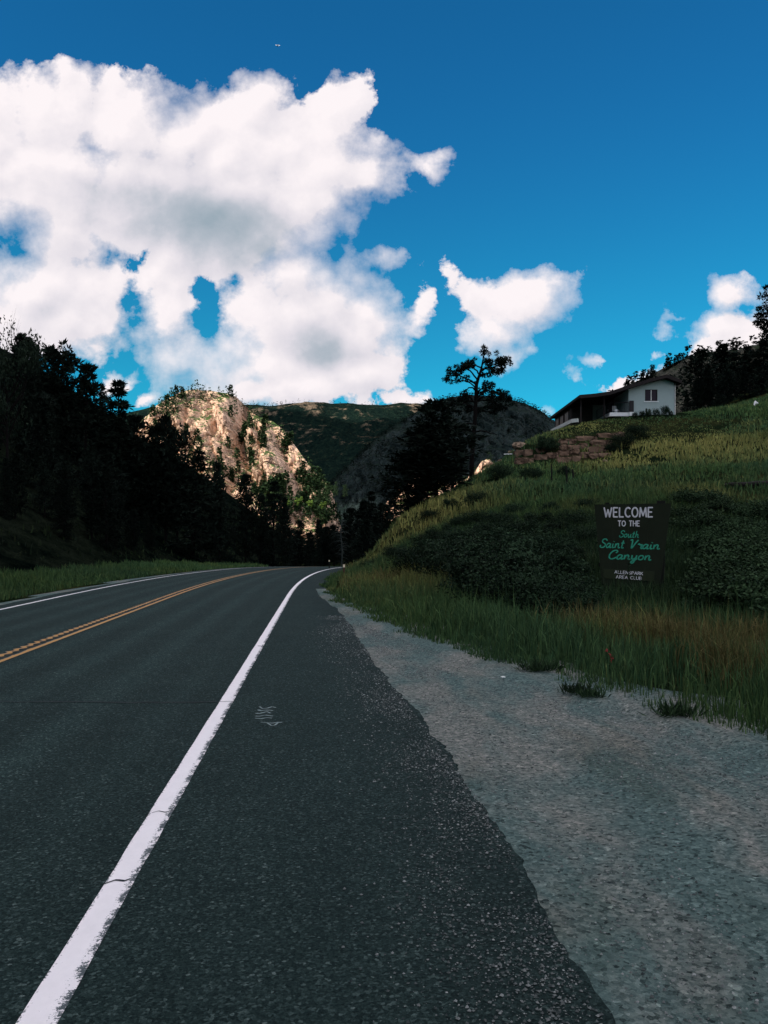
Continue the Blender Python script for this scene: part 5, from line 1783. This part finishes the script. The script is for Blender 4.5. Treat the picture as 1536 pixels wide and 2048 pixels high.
# ---------------------------------------------------------------- the house
def build_house():
    root = empty('house', (22.7, 80, 12.8))
    tag(root, 'white stucco hillside house with low dark roof and raised deck', 'house')
    dx, dy, dz = -22.7, -80.0, -12.8

    def part(name, A, m, parent=None, smooth=False):
        for i, v in enumerate(A.V):
            A.V[i] = v + (dx, dy, dz)
        return link(name, A.build(name, M[m], smooth), parent or root)
    prof = [(18.0, 15.05), (19.4, 15.17), (20.84, 15.38), (22.4, 15.90), (24.5, 16.55), (26.05, 16.95), (27.45, 16.42)]
    zt = lambda x: float(np.interp(x, [p[0] for p in prof], [p[1] for p in prof]))
    # roof: one folded slab over the whole plan
    A = Acc()
    th = .26
    for (x0, z0), (x1, z1) in zip(prof[:-1], prof[1:]):
        A.prism([(x0, z0 - th), (x1, z1 - th), (x1, z1), (x0, z0)], 79.25, 93.2)
    part('roof', A, 'roof')
    A = Acc()
    for (x0, z0), (x1, z1) in zip(prof[:-1], prof[1:]):
        A.prism([(x0, z0 - .30), (x1, z1 - .30), (x1, z1 + .02), (x0, z0 + .02)], 79.21, 79.247)
    part('fascia', A, 'fascia')
    A = Acc()
    A.tube([(26.6, 84, 16.6), (26.6, 84, 17.25)], .06, 6)
    part('vent_pipe', A, 'fascia')
    # white gable block with the window opening cut out
    wx0, wx1, wz0, wz1 = 24.28, 25.44, 14.63, 15.70
    A = Acc()
    A.prism([(22.75, 12.0), (wx0, 12.0), (wx0, zt(wx0) - .27), (22.75, zt(22.75) - .27)], 80.0, 80.2)
    A.prism([(wx1, 12.0), (27.0, 12.0), (27.0, zt(27.0) - .27), (26.05, 16.95 - .27), (wx1, zt(wx1) - .27)], 80.0, 80.2)
    A.prism([(wx0, 12.0), (wx1, 12.0), (wx1, wz0), (wx0, wz0)], 80.0, 80.2)
    A.prism([(wx0, wz1), (wx1, wz1), (wx1, zt(wx1) - .27), (wx0, zt(wx0) - .27)], 80.0, 80.2)
    A.box(22.75, 22.95, 80.2, 85.0, 12.0, zt(22.75) - .28)
    A.box(26.8, 27.0, 80.2, 92.6, 12.0, zt(26.9) - .30)
    A.box(22.95, 26.8, 92.4, 92.6, 12.0, 15.6)
    part('gable_wall', A, 'stucco')
    f = Acc()
    t = .05
    f.box(wx0, wx0 + t, 80.03, 80.12, wz0, wz1)
    f.box(wx1 - t, wx1, 80.03, 80.12, wz0, wz1)
    f.box(wx0 + t, wx1 - t, 80.03, 80.12, wz1 - t, wz1)
    f.box(wx0 + t, wx1 - t, 80.03, 80.12, wz0, wz0 + t)
    win = part('window', f, 'dark_wall')
    xm = (wx0 + wx1) / 2

    def sub(name, A, m, par):
        for i, v in enumerate(A.V):
            A.V[i] = v + (dx, dy, dz)
        return link(name, A.build(name, M[m]), par)
    A = Acc(); A.box(xm - .03, xm + .03, 80.02, 80.10, wz0 + t, wz1 - t); sub('mullion', A, 'white_trim', win)
    for a, b_ in ((wx0 + t, xm - .03), (xm + .03, wx1 - t)):
        A = Acc(); A.box(a, b_, 80.08, 80.09, wz0 + t, wz1 - t); sub('pane', A, 'glass', win)
    A = Acc(); A.box(wx0 - .1, wx1 + .1, 79.94, 79.998, wz0 - .09, wz0 - .01); sub('sill', A, 'white_trim', win)
    A = Acc(); A.tube([(27.06, 79.96, 12.2), (27.06, 79.96, zt(27.06) - .34)], .035, 6); part('downpipe', A, 'white_trim')
    # recessed porch: dark back wall with a pale panel and a glazed door, side wall with windows
    A = Acc()
    A.prism([(18.55, 12.0), (22.74, 12.0), (22.74, zt(22.7) - .28), (20.84, zt(20.84) - .28), (18.55, zt(18.55) - .28)], 85.0, 85.15)
    part('porch_wall', A, 'dark_wall')
    A = Acc()
    A.box(18.4, 18.55, 85.0, 92.6, 11.0, 14.78)
    part('side_wall', A, 'dark_wall')
    A = Acc(); A.box(20.62, 21.95, 84.93, 84.997, 13.57, 15.05); part('wall_panel', A, 'grey_wall')
    d = Acc()
    d.box(22.02, 22.08, 84.92, 84.996, 13.57, 15.5); d.box(22.62, 22.70, 84.92, 84.996, 13.57, 15.5); d.box(22.08, 22.62, 84.92, 84.996, 15.44, 15.5)
    door = part('door', d, 'fascia')
    A = Acc(); A.box(22.08, 22.62, 84.95, 84.97, 13.57, 15.44); sub('pane', A, 'glass', door)
    A = Acc(); A.box(22.10, 22.13, 84.90, 84.95, 14.4, 14.6); sub('handle', A, 'white_trim', door)
    for y0 in (85.6, 88.0, 90.3):
        f = Acc()
        f.box(18.34, 18.398, y0, y0 + 1.9, 14.5, 14.56); f.box(18.34, 18.398, y0, y0 + 1.9, 13.2, 13.26); f.box(18.34, 18.398, y0, y0 + .06, 13.26, 14.5); f.box(18.34, 18.398, y0 + 1.84, y0 + 1.9, 13.26, 14.5)
        w = part('window', f, 'white_trim' if False else 'fascia')
        A = Acc(); A.box(18.37, 18.38, y0 + .06, y0 + 1.84, 13.26, 14.5); sub('pane', A, 'glass', w)
    for x, y in ((18.3, 79.9), (20.5, 80.1), (18.3, 84.0)):
        A = Acc(); A.box(x - .05, x + .05, y - .05, y + .05, 12.2, zt(x) - .27); part('porch_post', A, 'fascia')
    # deck: white slab, dark void below, iron railing
    A = Acc(); A.box(20.98, 22.745, 79.95, 84.99, 13.22, 13.565); A.box(22.746, 23.2, 79.7, 79.99, 13.22, 13.565)
    part('deck', A, 'white_trim')
    A = Acc(); A.box(21.3, 21.45, 80.4, 80.55, 12.0, 13.22); A.box(22.4, 22.55, 80.4, 80.55, 12.0, 13.22); part('deck_support', A, 'dark_wall')
    A = Acc()
    for (a, b_) in (((21.02, 80.0), (22.72, 80.0)), ((21.02, 80.0), (21.02, 84.9))):
        A.tube([(*a, 14.5), (*b_, 14.5)], .035, 5)
        A.tube([(*a, 13.68), (*b_, 13.68)], .02, 4)
        m = int(np.hypot(b_[0] - a[0], b_[1] - a[1]) / .30)
        for i in range(m + 1):
            f_ = i / m
            x, y = a[0] + (b_[0] - a[0]) * f_, a[1] + (b_[1] - a[1]) * f_
            A.tube([(x, y, 13.56), (x, y, 14.5)], .035 if i in (0, m) else .010, 4)
    part('railing', A, 'iron')
    A = Acc(); A.box(22.78, 23.16, 79.72, 79.95, 13.566, 14.62); part('rail_end_box', A, 'iron')
    # things on the deck
    o = empty('patio_chair', (22.15, 82.0, 13.566), .5)
    def pc(name, fn, m='white_metal'):
        A = Acc(); fn(A); link(name, A.build(name, M[m]), o)
    pc('seat', lambda A: A.box(-.25, .25, -.25, .25, .40, .45))
    pc('backrest', lambda A: A.box(-.25, .25, .25, .29, .46, .95))
    for sx in (-.22, .22):
        for sy in (-.22, .22):
            pc('leg', lambda A: A.tube([(sx, sy, 0), (sx, sy, .399)], .022, 5))
    tag(o, 'pale patio chair standing on the raised deck of the house', 'chair')
    A = Acc(); th_ = np.linspace(0, 2 * math.pi, 10, endpoint=False)
    A.tube([(0, 0, 0), (0, 0, .1), (0, 0, .3), (0, 0, .34)], [.10, .13, .17, .18], 10)
    tag(link('flower_pot', A.build('flower_pot', M['white_metal'], True), loc=(21.75, 80.6, 13.566)), 'small white pot standing on the deck floor behind the railing', 'pot')
    # white concrete edge of the lower terrace
    A = Acc()
    zb = 12.95
    P0 = (17.55, 80.0)
    for (a, b_) in ((P0, (17.1, 87.6)), (P0, (17.95, 79.6))):
        a, b_ = np.array(a), np.array(b_)
        dv = (b_ - a) / np.linalg.norm(b_ - a)
        nn = np.array((-dv[1], dv[0])) * .12
        q = [a - nn, b_ - nn, b_ + nn, a + nn]
        A.prism([tuple(p) for p in q], zb - .34, zb, 'z')
    tag(link('terrace_edge', A.build('terrace_edge', M['concrete'])), 'white concrete terrace edge with bent corner, below the dark side of the house', 'terrace')


def build_stone_wall():
    S = [(1031, 900, 1049, 914), (1050, 899, 1066, 914), (1031, 915, 1069, 930), (1071, 908, 1095, 922), (1097, 905, 1117, 919), (1119, 900, 1139, 914), (1141, 898, 1159, 911), (1117, 914, 1141, 928), (1144, 912, 1161, 925), (1120, 878, 1153, 889), (1155, 872, 1194, 882),
         (1121, 889.5, 1160, 900), (1161, 886, 1176, 898), (1163, 904, 1178, 918), (1178, 893, 1217, 906), (1184, 880, 1227, 892), (1196, 866, 1231, 877), (1234, 864, 1250, 874), (1180, 907, 1198, 918), (1198, 906, 1222, 915), (1076, 893, 1096, 906)]
    root = empty('stone_wall', hit(1120, 915, 40))
    tag(root, 'low terraced wall of big rough reddish stones on the slope below the house', 'wall')
    rng = np.random.default_rng(8)
    o3 = np.array(root.location)
    for (u0, v0, u1, v1) in S:
        q = hit((u0 + u1) / 2, min(v1, (v0 + v1) / 2 + 4), 40)
        Yf = q[1] - .15
        a, c = W(u0 - .7, v1 + .6, Yf), W(u1 + .7, v0 - .6, Yf)
        n = 6
        g = np.linspace(-1, 1, n)
        V, Q = [], []
        # box with rounded, dented faces
        A = Acc()
        A.box(-1, 1, -1, 1, -1, 1)
        me = bpy.data.meshes.new('stone')
        import bmesh
        bm = bmesh.new()
        bmesh.ops.create_cube(bm, size=2)
        bmesh.ops.subdivide_edges(bm, edges=bm.edges[:], cuts=2, use_grid_fill=True)
        sz = np.array((c[0] - a[0], 1.1, c[2] - a[2])) / 2
        ce = np.array(((a[0] + c[0]) / 2, Yf + .5, (a[2] + c[2]) / 2))
        for vt in bm.verts:
            p = np.array(vt.co)
            r = p / max(1e-6, np.linalg.norm(p) ** .14) * .97
            r = r + rng.normal(0, .06, 3)
            vt.co = Vector(r * sz + ce - o3)
        bmesh.ops.recalc_face_normals(bm, faces=bm.faces[:])
        bm.to_mesh(me)
        bm.free()
        me.materials.append(M['sandstone'])
        link('stone', me, root)


def rough_ball(seed, n=2):
    import bmesh
    bm = bmesh.new()
    bmesh.ops.create_icosphere(bm, subdivisions=n, radius=1)
    V = np.array([v.co for v in bm.verts])
    r = 1 + fbm(V * 1.4 + seed * 9, 3, seed=seed) * .35
    for v, k in zip(bm.verts, r):
        v.co *= float(k)
    me = bpy.data.meshes.new('boulder')
    bm.to_mesh(me)
    bm.free()
    me.materials.append(M['boulder'])
    return me


def build_small():
    # sunlit rocky spur that shows between the dark trees of the knoll
    V, F = ridge('spur', [(770, 1020), (790, 975), (815, 960), (845, 955), (875, 960), (905, 968), (935, 955), (952, 935), (965, 919), (978, 915), (990, 924), (1002, 945), (1040, 970), (1080, 985)], None, [(770, 650), (1080, 660)], 60, .8, back=25, nx=150, ns=60, buttress=lambda V, t: crag_shape(V, t * 0 + .06))
    link('sunlit_spur', mesh('sunlit_spur', V.reshape(-1, 3), F, False, None, [M['crag']]))['kind'] = 'structure'
    k = np.random.default_rng(44)
    idx = np.argwhere(k.random(V.shape[:2]) < .03)
    forest('spur_trees', [V[a, b] - (0, 0, .5) for a, b in idx], k.uniform(4, 8, len(idx)), 'needle_sunny', 45, 20)
    # roadside marker posts
    for (u, vt, Y, lab, m) in ((688, 1129, 37.0, 'thin dark red roadside marker post with pale reflector cap, in grass at the bend', 'post_red'), (658.5, 1120, 62.0, 'farther roadside marker post showing little but its tiny pale reflector', 'sign_post')):
        q = W(u, vt, Y)
        g = float(G(q[0], Y))
        o = empty('marker_post', (q[0], Y, g))
        A = Acc(); h = q[2] - g
        A.box(-.035, .035, -.012, .012, -.2, h - .12); link('post', A.build('post', M[m]), o)
        A = Acc(); A.box(-.042, .042, -.03, -.0125, h - .12, h); A.box(-.036, .036, -.0123, .014, h - .119, h - .001); link('reflector', A.build('reflector', M['reflector']), o)
        tag(o, lab, 'marker post', 'roadside marker posts')
    # log on the slope, white board, plank, fence posts, boulders
    a, b_ = hit(1448, 977, 20), hit(1550, 972, 20)
    A = Acc()
    s = np.linspace(0, 1, 7)[:, None]
    rng = np.random.default_rng(2)
    A.tube(a + (b_ - a) * s + rng.normal(0, .03, (7, 3)) + (0, 0, .16) - a, np.linspace(.10, .17, 7), 8)
    tag(link('fallen_log', A.build('fallen_log', M['wood_log'], True), loc=a), 'dark fallen log lying across the grass slope at the picture edge', 'log')
    q = hit(1510, 812, 30)
    if q is None:
        q = np.array((36., 84., float(G(36., 84.))))
    A = Acc(); A.box(-.22, .22, -.02, .02, 0, .50)
    o = link('white_board', A.build('white_board', M['white_trim']), loc=q, rot=(-.2, .55, .2))
    tag(o, 'small white board leaning in the grass on top of the hill under the dark pines', 'board')
    q = hit(1016, 915, 30)
    A = Acc(); A.box(-.36, .36, -.06, .06, 0, .07)
    tag(link('white_plank', A.build('white_plank', M['white_trim']), loc=q + (0, 0, .25), rot=(0, R(-2), 0)), 'short white plank lying level at the lower end of the red stone wall', 'plank')
    for (u, vt, vb, lab) in ((1103, 928, 966, 'thin dark wooden post in the grass below the juniper bush'), (1133, 932, 972, 'dark wooden post in the grass below the middle of the red stone wall'), (1146, 938, 964, 'short dark wooden post beside the one below the red stone wall')):
        q = hit(u, vb, 30)
        h = (vb - vt) / FPX * q[1]
        A = Acc(); A.tube([(0, 0, -.2), (.02, 0, h * .5), (-.02, 0, h)], [.06, .055, .045], 6)
        tag(link('wooden_post', A.build('wooden_post', M['sign_post']), loc=q), lab, 'post', 'old posts below the stone wall')
    for i, (u, v, r, lab) in enumerate(((1040, 868, 11, 'pale grey boulder on the skyline between the lone pine and the terrace edge'), (1022, 880, 6, 'small pale boulder just below the pale grey one on the skyline'), (1210, 924, 5, 'small pale rock in the dry grass below the red stone wall'),
                                     (1192, 931, 3, 'tiny pale rock in the grass beside the small pale rock'), (1000, 890, 6, 'pale broken rock beside the stem of the lone pine'), (989, 900, 4, 'small pale rock at the foot of the slope by the lone pine'))):
        q = hit(u, v, 30)
        if q is None:
            q = W(u, v, 70.0)
            q[2] = float(G(q[0], q[1]))
        s = r / FPX * q[1]
        o = link('boulder', rough_ball(60 + i), loc=q + (0, 0, s * .2), rot=(.3, .2, i), scale=(s * 1.3, s, s * .75))
        tag(o, lab, 'rock')
    q = hit(1006, 1356, 4)
    o = link('pale_stone', rough_ball(80, 1), loc=q + (0, 0, .012), scale=(.035, .028, .014))
    o.data.materials[0] = M['concrete']
    tag(o, 'single flat white stone lying on the gravel pull-out near the grass', 'stone')
    # red flower in the verge
    q = hit(1217, 1352, 5)
    o = empty('red_flower', q)
    rng = np.random.default_rng(17)
    T, C = Acc(), Acc()
    for i in range(3):
        e = np.array((rng.normal(0, .03), rng.normal(0, .03), .20 + .05 * i))
        T.tube(np.array(((0, 0, 0), e * (.4, .4, .5), e)), .003, 4)
        clumps(C, np.repeat(e[None], 4, 0) + rng.normal(0, .012, (4, 3)), rng.normal(size=(4, 3)), .026, 5, rng, w=.4)
    link('stem', T.build('flower_stem', M['shrub_leaf']), o)
    link('petals', C.build('flower_petals', M['red_petal']), o)
    tag(o, 'small red wildflower in the verge grass below the dry straw patch', 'flower')
    # tufts of weeds growing out of the gravel
    rng = np.random.default_rng(19)
    for (u, v, s, lab) in ((1158, 1390, .16, 'small green weed tuft growing alone out of the gravel'), (1183, 1397, .13, 'flat weed tuft on the gravel next to the lone weed tuft'), (1350, 1435, .18, 'leafy weed tuft at the ragged edge of the verge'), (1070, 1345, .2, 'grey-green weed tuft where the gravel meets the verge')):
        q = hit(u, v, 4)
        C = Acc()
        n = 120
        c = rng.normal(0, s * .55, (n, 3)) * (1, .8, 0)
        clumps(C, c, np.stack((rng.normal(0, .6, n), rng.normal(0, .6, n), np.ones(n)), 1), s * .85, 2, rng, w=.055, spread=.4)
        o = empty('weed_tuft', q)
        link('leaves', C.build('weed_leaves', M['brush_leaf']), o)
        tag(o, lab, 'weed', 'weeds in the gravel')
    # aircraft, a pale fleck in the blue
    q = W(555, 91, 2600)
    o = empty('aircraft', q, .3)
    A = Acc(); A.tube([(-7, 0, 0), (-5.5, 0, 0), (0, 0, 0), (5, 0, .3), (7, 0, .6)], [.2, .9, 1.0, .7, .2], 8); link('fuselage', A.build('fuselage', M['white_metal'], True), o)
    for sg in (-1, 1):
        A = Acc(); A.prism([(-1, sg * 1.0), (1.2, sg * 1.0), (2.2, sg * 8), (1.2, sg * 8)], -.12, .12, 'z'); link('wing', A.build('wing', M['white_metal']), o)
    A = Acc(); A.prism([(5, .7), (6.8, .9), (7.4, 3.2), (6.4, 3.2)], -.1, .1); link('tail_fin', A.build('tail_fin', M['white_metal']), o)
    tag(o, 'tiny pale aircraft high in the blue above the big cloud', 'aircraft')


build_sign()
build_house()
build_stone_wall()
build_small()
